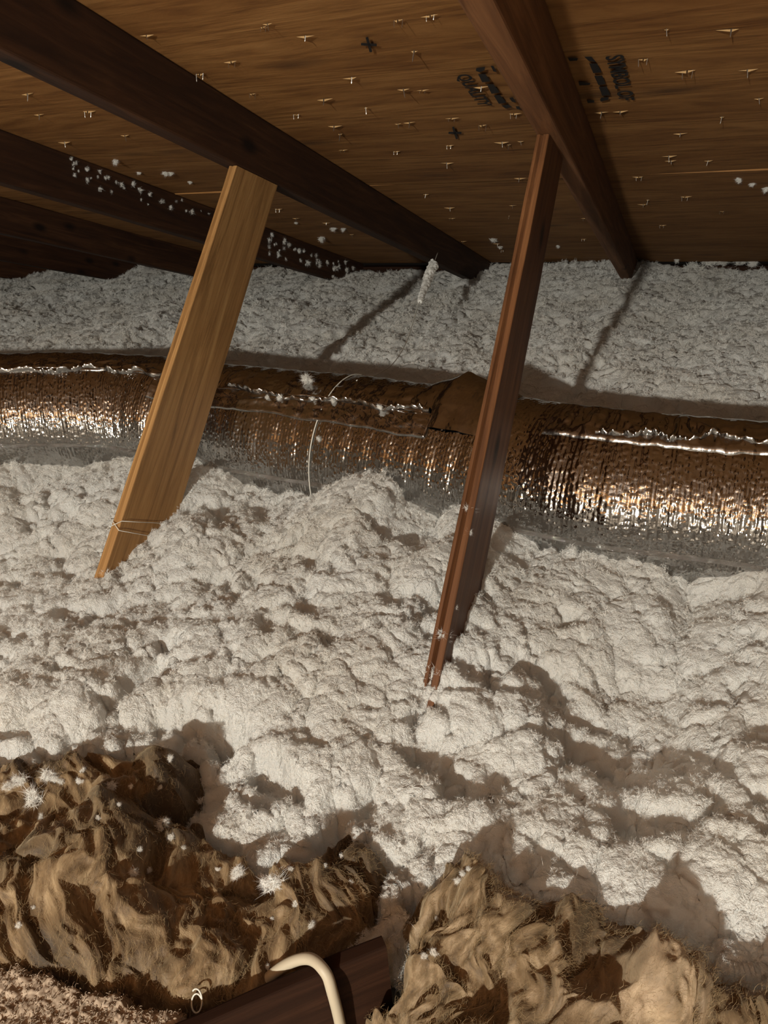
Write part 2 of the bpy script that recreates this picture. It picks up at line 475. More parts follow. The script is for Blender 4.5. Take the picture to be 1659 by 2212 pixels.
def shell_wall(name, a, b, label):
    """board-clad wall from floor to roof between two plan points"""
    (xa, ya), (xb, yb) = a, b
    d = Vector((xb - xa, yb - ya, 0)).normalized(); n_ = Vector((-d.y, d.x, 0)) * 0.05
    V = []
    for off in (Vector((0, 0, 0)), n_):
        for (x, y) in (a, b): V += [W(x + off.x, y + off.y, -1.97), W(x + off.x, y + off.y, 1 - SL * (y + off.y) + 0.0)]
    o = mesh_obj(name, V, [(0, 2, 3, 1), (4, 5, 7, 6), (0, 1, 5, 4), (2, 6, 7, 3), (1, 3, 7, 5), (0, 4, 6, 2)], M_shell)
    return tag(o, label, kind='structure')
M_shell = simple('bare_sheathing', (0.10, 0.085, 0.07), 0.8)
shell_wall('wall_back', (-8.2, -6.9), (3.4, -6.9), 'added unseen board wall closing the attic behind the hatch')  # unseen wall, added so the duct foil reflects lit boards instead of black
shell_wall('wall_left', (-8.25, 6.9), (-8.25, -6.9), 'bare board gable wall at the far left')
shell_wall('wall_right', (3.45, -6.9), (3.45, 6.9), 'bare board gable wall at the far right')

# ------------------------------------------------------------------ rafters
rdir = Vector((0, CS, -SL * CS)); rnor = Vector((0, SL * CS, CS))
raf_labels = {-7.70: 'dark rafter deepest in the black left corner', -6.49: 'dim rafter far left, second from the black corner', -5.28: 'dim dark rafter low at the left edge above the insulation',
              -4.09: 'black shadowed rafter between the fluff-speckled rafter and the far left corner', -2.875: 'dark rafter speckled with white fluff behind the wide yellow strut',
              -1.645: 'long dark brown rafter carrying the wide yellow strut', -0.427: 'rafter with lit underside at top right carrying the narrow red strut',
              0.80: 'rafter beyond the right edge of the stamped plywood', 2.03: 'outermost rafter far right beyond the stamped plywood'}
for i, x in enumerate(RAF):
    y0, y1 = -1.0, 6.84
    cxm = x - RW / 2
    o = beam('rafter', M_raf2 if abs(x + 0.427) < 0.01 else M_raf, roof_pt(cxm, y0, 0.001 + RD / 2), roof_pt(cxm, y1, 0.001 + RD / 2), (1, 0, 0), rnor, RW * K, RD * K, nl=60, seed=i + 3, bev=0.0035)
    tag(o, raf_labels[x], 'rafter', 'roof rafters')

# ------------------------------------------------------------------ struts
def strut(name, mat, xr, a, b, Yf, Zf, el, zbot, label, seed, groove=0.0):
    """board in the rafter's plane: right face at xr, thickness a, width b; its upper front edge passes (Yf, Zf)"""
    S = Vector((0, math.cos(el), math.sin(el))); U = Vector((0, -math.sin(el), math.cos(el)))
    c0 = Vector((xr - a / 2, Yf, Zf)) - U * (b / 2)
    # end under the rafter: slanted cut handled by stopping where the centre line meets the underside
    k_top = ((1 - (RD + 0.002) / CS) - SL * c0.y - c0.z) / (S.z + SL * S.y)
    k_bot = (zbot - c0.z) / S.z
    p0, p1 = c0 + S * k_bot, c0 + S * k_top
    o = beam(name, mat, W(*p0), W(*p1), (1, 0, 0), U, a * K, b * K, nl=50, seed=seed, bev=0.002, wob=0.0008, groove=groove)
    # slant the top end so that it lies flat against the rafter underside
    me = o.data; L = (W(*p1) - W(*p0)).length
    sl_ = (U.z + SL * U.y) / (S.z + SL * S.y)
    w0 = W(*p0)
    for v in me.vertices:
        r = v.co - w0; l = r.dot(S); u = r.dot(U)
        if l > L * 0.85: v.co -= S * (sl_ * u) * ((l - L * 0.85) / (L * 0.15))
    return tag(o, label, 'strut', 'roof struts')
EL1, EL2 = math.radians(43.1), math.radians(40.6)
s1 = strut('strut', M_strut1, -1.652, 0.034, 0.285, 2.036, -0.847, EL1, -1.75, 'wide yellow-brown board strut with a string tied round its foot', 11, 0.004)
s2 = strut('strut', M_strut2, -0.456, 0.038, 0.255, 2.0, -0.645, EL2, -1.75, 'narrow reddish-brown board strut right of centre with grooved edge', 12, 0.005)

# ------------------------------------------------------------------ duct
R0 = 0.30
ZD = -1.20
duct_ctrl = []                # axis from the photograph's upper silhouette
for px, py in [(-900, 800), (-450, 765), (0, 757), (150, 757), (300, 764), (450, 779), (600, 795), (750, 808), (900, 826), (1050, 845), (1200, 868), (1350, 884), (1480, 893), (1659, 905), (2000, 935), (2500, 985)]:
    v = ray(px, py); th = math.atan2(v.z, v.y)
    zc = float(np.interp(px, [-900, -450, 0, 150, 300, 420], [-1.00, -1.06, -1.125, -1.152, -1.187, ZD]))     # rises towards the left end
    Yc = (zc + R0 / math.cos(th)) / math.tan(th)
    duct_ctrl.append(Vector((v.x / v.y * Yc, Yc, zc)))
NU, NV = 700, 120
ax = spline(duct_ctrl, NU)
axn = np.array([tuple(p) for p in ax])
seg = np.r_[0, np.cumsum(np.linalg.norm(np.diff(axn, axis=0), axis=1))]
def duct_y(x): return np.interp(x, axn[:, 0], axn[:, 1])
tan = np.gradient(axn, axis=0); tan /= np.linalg.norm(tan, axis=1)[:, None]
side = np.cross(tan, np.array([0, 0, 1.0])); side /= np.linalg.norm(side, axis=1)[:, None]   # towards -y (camera side)
_cin = int(np.argmin(np.abs(axn[:, 0] + 1.84)))
def duct_surf(u_idx, ang, extra=0.0):
    """point on the jacket: u index (float array), ang from camera-side horizontal up (radians)"""
    i0 = np.clip(np.floor(u_idx).astype(int), 0, NU - 2); f = (u_idx - i0)[..., None]
    p = axn[i0] * (1 - f) + axn[i0 + 1] * f; s_ = side[i0] * (1 - f) + side[i0 + 1] * f
    l = seg[i0] * (1 - f[..., 0]) + seg[i0 + 1] * f[..., 0]
    # lumps: soft belly between hangers, dents, helix of the wire inside
    rr = R0 * (1 + 0.020 * vnoise2(l * 1.7, np.cos(ang) * 1.2 + 3, 5) + 0.012 * vnoise2(l * 6 + 9, ang * 2.0, 6) + 0.005 * np.sin(l * 2 * np.pi / 0.085 + ang))
    lc = seg[_cin]; rr = rr * (1 - 0.20 * np.exp(-((l - lc) / 0.17) ** 2) * (0.16 + 0.84 * np.clip(np.cos(ang + 0.15), 0, 1)))      # drawn in behind the yellow strut
    rr = rr + extra
    z = np.array([0, 0, 1.0])
    return p + s_ * (np.cos(ang) * rr)[..., None] + z * (np.sin(ang) * rr * 0.98)[..., None], l
ui, aj = np.meshgrid(np.arange(NU, dtype=float), np.linspace(0, 2 * np.pi, NV, endpoint=False), indexing='ij')
# wrinkles running along the seam side
P, l = duct_surf(ui, aj)
duct = tag(empty('flexible_duct', W(-1.2, 2.5, ZD - R0)), 'silver foil flexible duct lying across the attic between the insulation banks', 'duct')
duct_inv = Matrix.Translation(-duct.location)
def to_w(Pn): 
    Q = Pn * K; Q = Q.copy(); Q[..., 2] += H0
    return Q
jk = mesh_obj('jacket', to_w(P).reshape(-1, 3), grid_faces(NU, NV, True)[:, ::-1], M_foil, duct, smooth=True)
jk.matrix_parent_inverse = duct_inv
add_uv(jk, np.stack([l * K, aj * R0 * K], -1).reshape(-1, 2))

def u_of_px(px, py=None):
    """index along the duct whose camera-side mid line shows at column px"""
    best = None
    for i in range(NU):
        p = axn[i] + side[i] * R0 * 0.9 + np.array([0, 0, R0 * 0.35])
        c = Vector(p)
        x = IW / 2 + FPX * c.dot(RIGHT) / c.dot(FWD)
        if c.dot(FWD) > 0.2 and (best is None or abs(x - px) < best[0]): best = (abs(x - px), i)
    return best[1]
def duct_patch(name, mat, pxa, pxb, ang0, ang1, thick, seed, label=None, wrinkle=0.004, ragged=0.02):
    ua, ub = u_of_px(pxa), u_of_px(pxb)
    nu, nv = max(20, int((ub - ua) * 1.5)), 26
    U_, T_ = np.meshgrid(np.linspace(0, 1, nu), np.linspace(0, 1, nv), indexing='ij')
    rag = ragged * fbm(U_ * 9 + seed, T_ * 0.1, 3, seed)
    uu = ua + (ub - ua) * U_
    aa = ang0 + (ang1 - ang0) * T_ + rag
    ex = thick + wrinkle * fbm(U_ * (ub - ua) * 0.12, T_ * 4, 3, seed + 3) * np.sin(np.pi * T_)
    edge = np.minimum.reduce([U_ * nu, (1 - U_) * nu, T_ * nv, (1 - T_) * nv])
    ex = np.where(edge < 0.5, -0.012, np.where(edge < 1.5, 0.003, ex))
    Pp, ll = duct_surf(uu, aa, ex)
    o = mesh_obj(name, to_w(Pp).reshape(-1, 3), grid_faces(nu, nv)[:, ::-1], mat, duct, smooth=True)
    o.matrix_parent_inverse = duct_inv
    add_uv(o, np.stack([ll * K, aa * R0 * K], -1).reshape(-1, 2))
    if label: o['label'] = label
    return o
rad = math.radians
duct_patch('foil_tape', M_tape, 430, 880, rad(62), rad(88), 0.006, 1, 'smooth foil tape strip on the duct')
duct_patch('foil_tape', M_tape, 300, 905, rad(44), rad(63), 0.008, 2, 'smooth foil tape strip on the duct')
duct_patch('foil_tape', M_tape, 1130, 1900, rad(62), rad(98), 0.008, 3, 'wrinkled foil tape along the right part of the duct', wrinkle=0.008)
duct_patch('foil_tape', M_tape, -200, 350, rad(66), rad(84), 0.006, 4, 'smooth foil tape strip on the duct')
# raised seam of crumpled foil
def seam(pxa, pxb, ang, seed):
    ua, ub = u_of_px(pxa), u_of_px(pxb)
    n = 160; u = np.linspace(ua, ub, n)
    a = ang + 0.06 * fbm(u * 0.05, u * 0, 4, seed)
    nv = 7
    T = np.linspace(-1, 1, nv)
    U2, T2 = np.meshgrid(u, T, indexing='ij')
    A2 = a[:, None] + T2 * 0.035
    ex = 0.004 + (1 - T2 ** 2) * (0.016 + 0.010 * vnoise2(U2 * 0.6, T2 * 0.8, seed + 1)) - (np.abs(T2) > 0.99) * 0.012
    Pp, ll = duct_surf(U2, A2, ex)
    o = mesh_obj('seam', to_w(Pp).reshape(-1, 3), grid_faces(n, nv)[:, ::-1], M_tape, duct, smooth=True)
    o.matrix_parent_inverse = duct_inv
    add_uv(o, np.stack([ll * K, A2 * R0 * K], -1).reshape(-1, 2))
seam(-300, 345, rad(66), 21); seam(455, 890, rad(63), 22); seam(1250, 1750, rad(72), 23)
# torn foil flap standing up on the crown
ua, ub = u_of_px(850), u_of_px(1020)
nu, nv = 30, 16
U_, T_ = np.meshgrid(np.linspace(0, 1, nu), np.linspace(0, 1, nv), indexing='ij')
lift = 0.042 * np.clip(T_ - 0.25, 0, 1) / 0.75 * np.clip(np.minimum(U_ * 2.2, (1 - U_) * 1.0), 0, 1) * 1.9
Pp, ll = duct_surf(ua + (ub - ua) * U_, rad(52) + (rad(106) - rad(52)) * T_, 0.006 + lift + 0.004 * fbm(U_ * 5, T_ * 4, 3, 31))
Pq, _ = duct_surf(ua + (ub - ua) * U_, rad(52) + (rad(106) - rad(52)) * T_, 0.003 + lift + 0.004 * fbm(U_ * 5, T_ * 4, 3, 31))
Vv = np.concatenate([to_w(Pp).reshape(-1, 3), to_w(Pq).reshape(-1, 3)]); F1 = grid_faces(nu, nv)[:, ::-1]; F2 = grid_faces(nu, nv) + nu * nv
o = mesh_obj('torn_flap', Vv, np.concatenate([F1, F2]), M_tape, duct, smooth=True)
o.matrix_parent_inverse = duct_inv
add_uv(o, np.tile(np.stack([ll * K, T_ * 0.1], -1).reshape(-1, 2), (2, 1)))
o['label'] = 'torn foil flap standing up from the crown of the duct'
# strap round the duct
us = u_of_px(672)
angs = np.linspace(rad(-40), rad(230), 60)
Pp, _ = duct_surf(np.full(60, float(us)) + 3 * np.sin(angs * 2) * 0.4, angs, 0.005)
Vt, Ft = tube([Vector(p) for p in to_w(Pp)], 0.0011, 6)
o = mesh_obj('strap', Vt, Ft, M_string, duct, smooth=True); o.matrix_parent_inverse = duct_inv
o['label'] = 'whitish string bound round the duct'

# ------------------------------------------------------------------ loose white insulation (one continuous mass)
crest_px = [(-250, 1000), (0, 985), (130, 1005), (250, 978), (360, 985), (430, 988), (520, 1042), (600, 1062), (660, 1052), (760, 998), (835, 1015), (875, 1075), (940, 1105), (990, 1070), (1080, 1120), (1150, 1178), (1230, 1172), (1330, 1212), (1420, 1215), (1480, 1282), (1540, 1258), (1659, 1228), (1900, 1260)]
cxs, czs = [], []
for px, py in crest_px:
    v = ray(px, py); X = -1.0
    for _ in range(12):
        Y = float(duct_y(X)) - 0.36; X = v.x / v.y * Y
    cxs.append(X); czs.append(v.z / v.y * Y)
def zpoly(pts, Z): return [at_z(px, py, Z)[:2] for px, py in pts]
LB = zpoly([(-420, 1600), (-150, 1580), (0, 1578), (120, 1575), (270, 1572), (425, 1574), (445, 1630), (425, 1695), (490, 1755), (560, 1795), (620, 1785), (700, 1755), (795, 1740), (862, 1815), (838, 1950), (770, 2035), (680, 2115), (600, 2180), (480, 2265), (410, 2245), (380, 2230), (290, 2212), (180, 2186), (60, 2140), (-100, 2090), (-420, 2070)], -1.19)
RB = zpoly([(850, 1875), (930, 1848), (1020, 1846), (1150, 1872), (1255, 1888), (1330, 1945), (1420, 1985), (1500, 2015), (1570, 2045), (1690, 2070), (1950, 2110), (2000, 2420), (780, 2420), (800, 2110), (842, 2000)], -1.19)
def poly_sd(px, py, poly):
    """signed distance to a polygon, positive inside"""
    d = np.full(px.shape, 1e9); ins_ = np.zeros(px.shape, bool)
    n = len(poly)
    for i in range(n):
        (x1, y1), (x2, y2) = poly[i], poly[(i + 1) % n]
        ex, ey = x2 - x1, y2 - y1
        t = np.clip(((px - x1) * ex + (py - y1) * ey) / (ex * ex + ey * ey), 0, 1)
        d = np.minimum(d, np.hypot(px - x1 - t * ex, py - y1 - t * ey))
        c = ((y1 > py) != (y2 > py)) & (px < (x2 - x1) * (py - y1) / (y2 - y1 + 1e-12) + x1)
        ins_ ^= c
    return np.where(ins_, d, -d)
HB = zpoly([(440, 2290), (700, 2105), (848, 2030), (870, 2420), (440, 2600)], -1.19)
def ins_height(X, Y):
    """layout height of the loose fill"""
    Yd = duct_y(X)
    z = -1.275 + 0.045 * fbm(X * 1.3, Y * 1.3, 3, 101)
    crest = np.interp(X, cxs, czs) - 0.075
    dY = Y - (Yd - 0.36)
    wf = np.where(dY < 0, np.exp(-(dY / 0.33) ** 2), np.exp(-(dY / 0.14) ** 2))
    z = z + (crest - z) * wf
    back = 1 / (1 + np.exp(-(Y - Yd - 0.50) / 0.06))
    z = np.where(Y > Yd - 0.15, (-1.42) * (1 - back) + back * (-1.24 + 0.05 * fbm(X * 1.7, Y * 1.2, 3, 102)), z)
    # bank towards the eave, hollow at the left, dip behind the brown batts
    z = z - 0.085 * np.clip((Y - 3.6) / 2.6, 0, 1)
    z = z - 0.10 * np.exp(-(((X + 2.15) / 0.32) ** 2 + ((Y - 1.62) / 0.28) ** 2))
    z = z - 0.12 * np.exp(-(((X + 0.02) / 0.16) ** 2 + ((Y - 1.45) / 0.30) ** 2))
    z = z + 0.09 * np.exp(-(((X + 1.44) / 0.13) ** 2 + ((Y - 1.80) / 0.16) ** 2))          # heaped against the yellow strut
    near = Y < 1.4
    sdb = np.full(X.shape, -1.0)
    sdb[near] = np.maximum.reduce([poly_sd(X[near], Y[near], LB), poly_sd(X[near], Y[near], RB), poly_sd(X[near], Y[near], HB) * 1.5])
    z = z - 0.045 * np.exp(-((sdb + 0.03) / 0.07) ** 2) - 0.32 * np.clip((sdb - 0.01) / 0.06, 0, 1)   # gives way to the batts
    z = z - 0.35 * np.clip((0.60 - Y) / 0.1, 0, 1)
    return z
def ins_detail(X, Y):
    """lumps of the blown wool, coarse to fine, in layout units: (coarse, fine)"""
    xm, ym = X * K, Y * K
    far = np.clip((Y - 2.5) / 2.0, 0, 1)
    wx = 0.02 * vnoise2(xm * 18, ym * 18, 301) + 0.006 * vnoise2(xm * 70, ym * 70, 311); wy = 0.02 * vnoise2(xm * 18 + 50, ym * 18, 302) + 0.006 * vnoise2(xm * 70 + 50, ym * 70, 312)
    big = puff((xm + wx) / 0.115, (ym + wy) / 0.115, 303) - 0.6
    mid = puff((xm + wx) / 0.046, (ym + wy) / 0.046, 304) - 0.6
    pit = np.clip(fbm(xm / 0.055, ym / 0.055, 3, 307) - 0.30, 0, 1) + 0.7 * np.clip(fbm(xm / 0.026, ym / 0.026, 2, 317) - 0.45, 0, 1)
    Yd = duct_y(X)
    calm = 1 - 0.55 * np.exp(-((Y - Yd + 0.36) / 0.22) ** 2)
    coarse = (0.048 * big + 0.040 * mid - 0.062 * pit) * (1 - 0.35 * far) * calm / K
    sm = puff((xm + wx * 0.5) / 0.019, (ym + wy * 0.5) / 0.019, 305) - 0.6
    ti = puff((xm + wx * 0.3) / 0.0085, (ym + wy * 0.3) / 0.0085, 306) - 0.6
    mi = vnoise2(xm / 0.0030, ym / 0.0030, 308)
    fine = (0.0105 * sm + 0.0055 * ti + 0.0010 * mi) / K
    return coarse, fine
NR, NA = 980, 860
R_IN, R_OUT, T_IN, T_OUT = 0.66, 9.6, rad(55), rad(156)
rr = np.exp(np.linspace(math.log(R_IN), math.log(R_OUT), NR))
th = np.linspace(T_IN, T_OUT, NA)
Rg, Tg = np.meshgrid(rr, th, indexing='ij')
X = Rg * np.cos(Tg); Y = Rg * np.sin(Tg)
Y = np.minimum(Y, 6.80); X = np.clip(X, -7.9, 3.2)
co_, fi_ = ins_detail(X, Y)
Z = ins_height(X, Y) + co_
# sideways swelling of the lumps
dx = 0.009 / K * vnoise2(X * K / 0.03, Y * K / 0.03, 401); dy = 0.009 / K * vnoise2(X * K / 0.03 + 40, Y * K / 0.03, 402)
Pn = np.stack([X + dx, Y + dy, Z], -1)
nr = np.cross(np.gradient(Pn, axis=1), np.gradient(Pn, axis=0)); nr /= np.maximum(np.linalg.norm(nr, axis=-1, keepdims=True), 1e-9)
nr *= np.sign(nr[..., 2:3])
Pn = Pn + nr * fi_[..., None]
Pn[..., 1] = np.minimum(Pn[..., 1], 6.80)
Pn[..., 2] = np.minimum(Pn[..., 2], 1 - SL * Pn[..., 1] - 0.012)         # stays below the roof deck
Vi = to_w(Pn).reshape(-1, 3)
_pa, _pb = Vector(at_z(330, 2269, -1.17)), Vector(at_z(836, 2048, -1.17))
_d = (_pb - _pa).normalized()
hatch = ((Pn[..., 0] - _pb.x) * _d.y - (Pn[..., 1] - _pb.y) * _d.x > -0.02) & (Pn[..., 1] < 0.80)      # open hatch in front of the joist
Fi = grid_faces(NR, NA)[:, ::-1]
Fi = Fi[~hatch.ravel()[Fi].any(axis=1)]
ins = mesh_obj('loose_insulation', Vi, Fi, M_fluff_mass, None, smooth=True)
tag(ins, 'white fluffy loose-fill glass insulation heaped over the whole attic floor', 'insulation', kind='stuff')

rng = np.random.default_rng(5)
def tuft_mesh(name, seed, spikes=30, amp=0.6, sub=2, core=0.42, reach=1.0, thin=0.022, updown=0.8):
    """flake of glass wool about one unit across: a crumpled core with stray fibres"""
    import bmesh
    r = np.random.default_rng(seed)
    bm = bmesh.new(); bmesh.ops.create_icosphere(bm, subdivisions=sub, radius=core)
    co = np.array([tuple(v.co) for v in bm.verts])
    n = vnoise(co[:, 0] * 4 + seed, co[:, 1] * 4, co[:, 2] * 4, seed) * amp + vnoise(co[:, 0] * 9 + seed, co[:, 1] * 9, co[:, 2] * 9, seed + 1) * amp * 0.75
    co = co * (1 + n)[:, None] * np.array([1, 0.9, 0.75])
    for v, c in zip(bm.verts, co): v.co = c
    for i in range(spikes):
        d = Vector(r.normal(size=3)).normalized(); d.z *= updown
        p = d * core * (0.6 + 0.3 * r.random()); q = p + (d + Vector(r.normal(size=3)) * 0.55).normalized() * (0.15 + 0.40 * r.random()) * reach
        s = d.orthogonal().normalized() * thin; s2 = d.cross(s).normalized() * thin
        a = bm.verts.new(p + s); b = bm.verts.new(p - s * 0.5 + s2); c = bm.verts.new(p - s * 0.5 - s2); e = bm.verts.new(q)
        bm.faces.new((a, b, e)); bm.faces.new((b, c, e)); bm.faces.new((c, a, e))
    me = bpy.data.meshes.new(name); bm.to_mesh(me); bm.free()
    me.polygons.foreach_set('use_smooth', [True] * len(me.polygons))
    me.materials.append(M_fluff)
    return me
def puff_mesh(name, seed, n=150, wid=0.0085, knots=16, l0=0.08, l1=0.22):
    """fluffy ball of curved glass fibres, about one unit across"""
    r = np.random.default_rng(seed); V = []; F = []
    cs = np.clip(r.normal(0, 0.21, (knots, 3)), -0.36, 0.36)                        # a few knots the fibres spring from
    for i in range(n):
        c = Vector(cs[r.integers(knots)]); d = Vector(r.normal(size=3)).normalized()
        e = Vector(r.normal(size=3)); e = (e - d * e.dot(d)).normalized()
        L = l0 + l1 * r.random(); bend = 0.75 * r.normal()
        p0 = c + d * 0.02; p1 = c + d * L * 0.55 + e * bend * 0.12; p2 = c + d * L + e * bend * 0.34
        s_ = d.cross(e).normalized() * wid * (0.6 + 0.8 * r.random())
        b0 = len(V); V += [p0 - s_, p0 + s_, p1 - s_, p1 + s_, p2]
        F += [(b0, b0 + 1, b0 + 3, b0 + 2), (b0 + 2, b0 + 3, b0 + 4)]
    me = bpy.data.meshes.new(name); me.from_pydata([tuple(v) for v in V], [], F)
    me.materials.append(M_fluff); me.update()
    return me
tuft_meshes = [puff_mesh('tuft', 900 + i) for i in range(7)]

# flakes of fluff sprinkled through the mass by geometry nodes
nv_tot = NR * NA
Rf = Rg.ravel()
size = 0.0078 + 0.0018 * np.clip(Rf - 1.4, 0, 1.2) + 0.0028 * np.clip(Rf - 2.6, 0, 3)
cell = (np.linalg.norm(np.cross(np.gradient(Pn, axis=1), np.gradient(Pn, axis=0)), axis=-1) * K * K).ravel()     # true area of one grid cell
in_view = (Tg.ravel() > rad(66)) & (Tg.ravel() < rad(146))
prob = cell / (size ** 2) * 1.2
take = (rng.random(nv_tot) < prob) & ~hatch.ravel() & in_view & (Rf > 0.75) & (Y.ravel() < 6.75)
sz = np.where(take, size * (0.45 + 1.15 * rng.random(nv_tot) ** 2), 0).astype(np.float32)
at = ins.data.attributes.new('flake', 'FLOAT', 'POINT'); at.data.foreach_set('value', sz)
ng = bpy.data.node_groups.new('flakes', 'GeometryNodeTree')
ng.interface.new_socket('Geometry', in_out='INPUT', socket_type='NodeSocketGeometry')
ng.interface.new_socket('Geometry', in_out='OUTPUT', socket_type='NodeSocketGeometry')
gi = ng.nodes.new('NodeGroupInput'); go = ng.nodes.new('NodeGroupOutput')
na = ng.nodes.new('GeometryNodeInputNamedAttribute'); na.data_type = 'FLOAT'; na.inputs[0].default_value = 'flake'
gt = ng.nodes.new('FunctionNodeCompare'); gt.data_type = 'FLOAT'; gt.operation = 'GREATER_THAN'; ng.links.new(na.outputs[0], gt.inputs[0]); gt.inputs[1].default_value = 1e-5
iop = ng.nodes.new('GeometryNodeInstanceOnPoints')
rv = ng.nodes.new('FunctionNodeRandomValue'); rv.data_type = 'FLOAT_VECTOR'; rv.inputs[1].default_value = (6.28, 6.28, 6.28)
ri = ng.nodes.new('FunctionNodeRandomValue'); ri.data_type = 'INT'; 
for s_ in ri.inputs:
    if s_.type == 'INT' and s_.name == 'Max': s_.default_value = 6
    if s_.type == 'INT' and s_.name == 'Min': s_.default_value = 0
gj = ng.nodes.new('GeometryNodeGeometryToInstance')
protos = []
for i, me in enumerate(tuft_meshes):
    po = bpy.data.objects.new('flake_source', me)          # never linked to the scene; only its mesh is used
    protos.append(po)
    oi = ng.nodes.new('GeometryNodeObjectInfo'); oi.inputs[0].default_value = po; oi.transform_space = 'ORIGINAL'
    ng.links.new(oi.outputs['Geometry'], gj.inputs[0])
ng.links.new(gi.outputs[0], iop.inputs['Points']); ng.links.new(gt.outputs[0], iop.inputs['Selection'])
ng.links.new(gj.outputs[0], iop.inputs['Instance']); iop.inputs['Pick Instance'].default_value = True
ng.links.new([s_ for s_ in ri.outputs if s_.type == 'INT'][0], iop.inputs['Instance Index'])
ng.links.new(rv.outputs[0], iop.inputs['Rotation']); ng.links.new(na.outputs[0], iop.inputs['Scale'])
jn = ng.nodes.new('GeometryNodeJoinGeometry')
ng.links.new(gi.outputs[0], jn.inputs[0]); ng.links.new(iop.outputs[0], jn.inputs[0]); ng.links.new(jn.outputs[0], go.inputs[0])
md = ins.modifiers.new('flakes', 'NODES'); md.node_group = ng

# ------------------------------------------------------------------ brown glass-wool batts
def ridged(x, y, seed, oct=4):
    r = 0; a = 1.0; s = 1.0
    for o in range(oct):
        r = r + a * (1 - np.abs(vnoise2(x * s + 3.1 * o, y * s, seed + o))); a *= 0.55; s *= 2.1
    return r
def batt(name, poly, ztop, zbot, edge, seed, mats, label, n=400, flow_ang=-0.9, dirt_fn=None, shape_fn=None, pale_fn=None, fibres=7000, amp=1.0):
    xs = [p[0] for p in poly]; ys = [p[1] for p in poly]
    x0, x1, y0, y1 = min(xs) - 0.03, max(xs) + 0.03, min(ys) - 0.03, max(ys) + 0.03
    nx = n; ny = max(60, int(n * (y1 - y0) / (x1 - x0)))
    Xb, Yb = np.meshgrid(np.linspace(x0, x1, nx), np.linspace(y0, y1, ny), indexing='ij')
    xm, ym = Xb * K, Yb * K
    # flow direction of the fibres swirls slowly
    an = flow_ang + 0.9 * fbm(xm * 5, ym * 5, 2, seed)
    qx = xm + 0.018 * fbm(xm * 9, ym * 9, 3, seed + 5); qy = ym + 0.018 * fbm(xm * 9 + 7, ym * 9, 3, seed + 6)
    ca, sa = math.cos(flow_ang), math.sin(flow_ang)
    al, ac = qx * ca + qy * sa, -qx * sa + qy * ca
    sd = poly_sd(Xb + 0.03 * fbm(xm * 22, ym * 22, 3, seed + 1), Yb + 0.03 * fbm(xm * 22 + 5, ym * 22, 3, seed + 2), poly)
    t = np.clip(sd / edge, 0, 1); prof = np.sqrt(np.clip(1 - (1 - t) ** 2, 0, 1))
    w1 = 0.35 * fbm(xm * 30, ym * 30, 2, seed + 30)
    strands = fbm(al * 16 + w1, ac * 46 + w1, 3, seed + 3)
    folds = fbm(al * 7, ac * 15, 2, seed + 4)
    lump = fbm(xm * 13, ym * 13, 2, seed + 9)
    locks = np.sin(ac * 330 + 6 * fbm(al * 20, ac * 36, 3, seed + 14)) * 0.7 + fbm(al * 60, ac * 150, 2, seed + 15)
    det = (0.009 * strands + 0.010 * folds + 0.016 * lump + 0.0026 * locks) / K * amp
    zt = ztop + (shape_fn(Xb, Yb) if shape_fn else 0)
    Zb = zbot + (zt - zbot) * prof + det * np.clip(t * 3, 0, 1)
    sx = 0.010 / K * fbm(xm * 30, ym * 30 + Zb, 2, seed + 20); sy = 0.010 / K * fbm(xm * 30 + 9, ym * 30, 2, seed + 21)
    Pb = np.stack([Xb + sx, Yb + sy, Zb], -1)
    F = grid_faces(nx, ny)
    keep = (sd.ravel()[F] > -0.01).any(axis=1)
    F = F[keep][:, ::-1]
    used = np.unique(F); remap = np.full(nx * ny, -1); remap[used] = np.arange(len(used))
    Vb = to_w(Pb).reshape(-1, 3)
    root = tag(empty(name, Vector(Vb[used].mean(axis=0)) * 1.0), label, 'insulation batt', 'brown glass-wool batts')
    root.location.z = zbot * K + H0
    inv = Matrix.Translation(-root.location)
    body = mesh_obj('wool_body', Vb[used], remap[F], mats[0], root, smooth=True); body.matrix_parent_inverse = inv
    fa = body.data.attributes.new('flow', 'FLOAT_VECTOR', 'POINT')
    fa.data.foreach_set('vector', np.stack([al * 26, ac * 120, Zb * K * 60], -1).reshape(-1, 3)[used].astype(np.float32).ravel())
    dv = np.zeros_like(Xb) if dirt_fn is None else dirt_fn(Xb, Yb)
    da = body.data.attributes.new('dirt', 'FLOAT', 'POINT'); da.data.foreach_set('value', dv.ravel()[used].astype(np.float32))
    if pale_fn is not None:
        pv = pale_fn(Xb, Yb); pa_ = body.data.attributes.new('pale', 'FLOAT', 'POINT'); pa_.data.foreach_set('value', pv.ravel()[used].astype(np.float32))
    # loose fibres lying on the wool
    r = np.random.default_rng(seed)
    ok = np.where((sd.ravel() > 0.01))[0]
    pick = r.choice(ok, fibres)
    base = Vb[pick]; ang = an.ravel()[pick] + r.normal(0, 0.55, fibres)
    L = r.uniform(0.004, 0.012, fibres); wd = r.uniform(0.00004, 0.00012, fibres)
    nseg = 4
    pos = base + np.stack([r.normal(0, .001, fibres), r.normal(0, .001, fibres), r.uniform(0.0, 0.003, fibres)], -1)
    curl = r.normal(0, 130, fibres); rise = r.normal(0.05, 0.30, fibres)
    rows = []
    for k in range(nseg):
        d = np.stack([np.cos(ang), np.sin(ang), rise], -1)
        nrm = np.stack([-np.sin(ang), np.cos(ang), 0 * ang], -1)
        w = (wd * (1 - 0.8 * abs(k / (nseg - 1) - 0.4)))[:, None]
        rows.append(pos - nrm * w); rows.append(pos + nrm * w)
        pos = pos + d * (L / nseg)[:, None]; ang = ang + curl * L / nseg * 2; rise = rise - 0.16
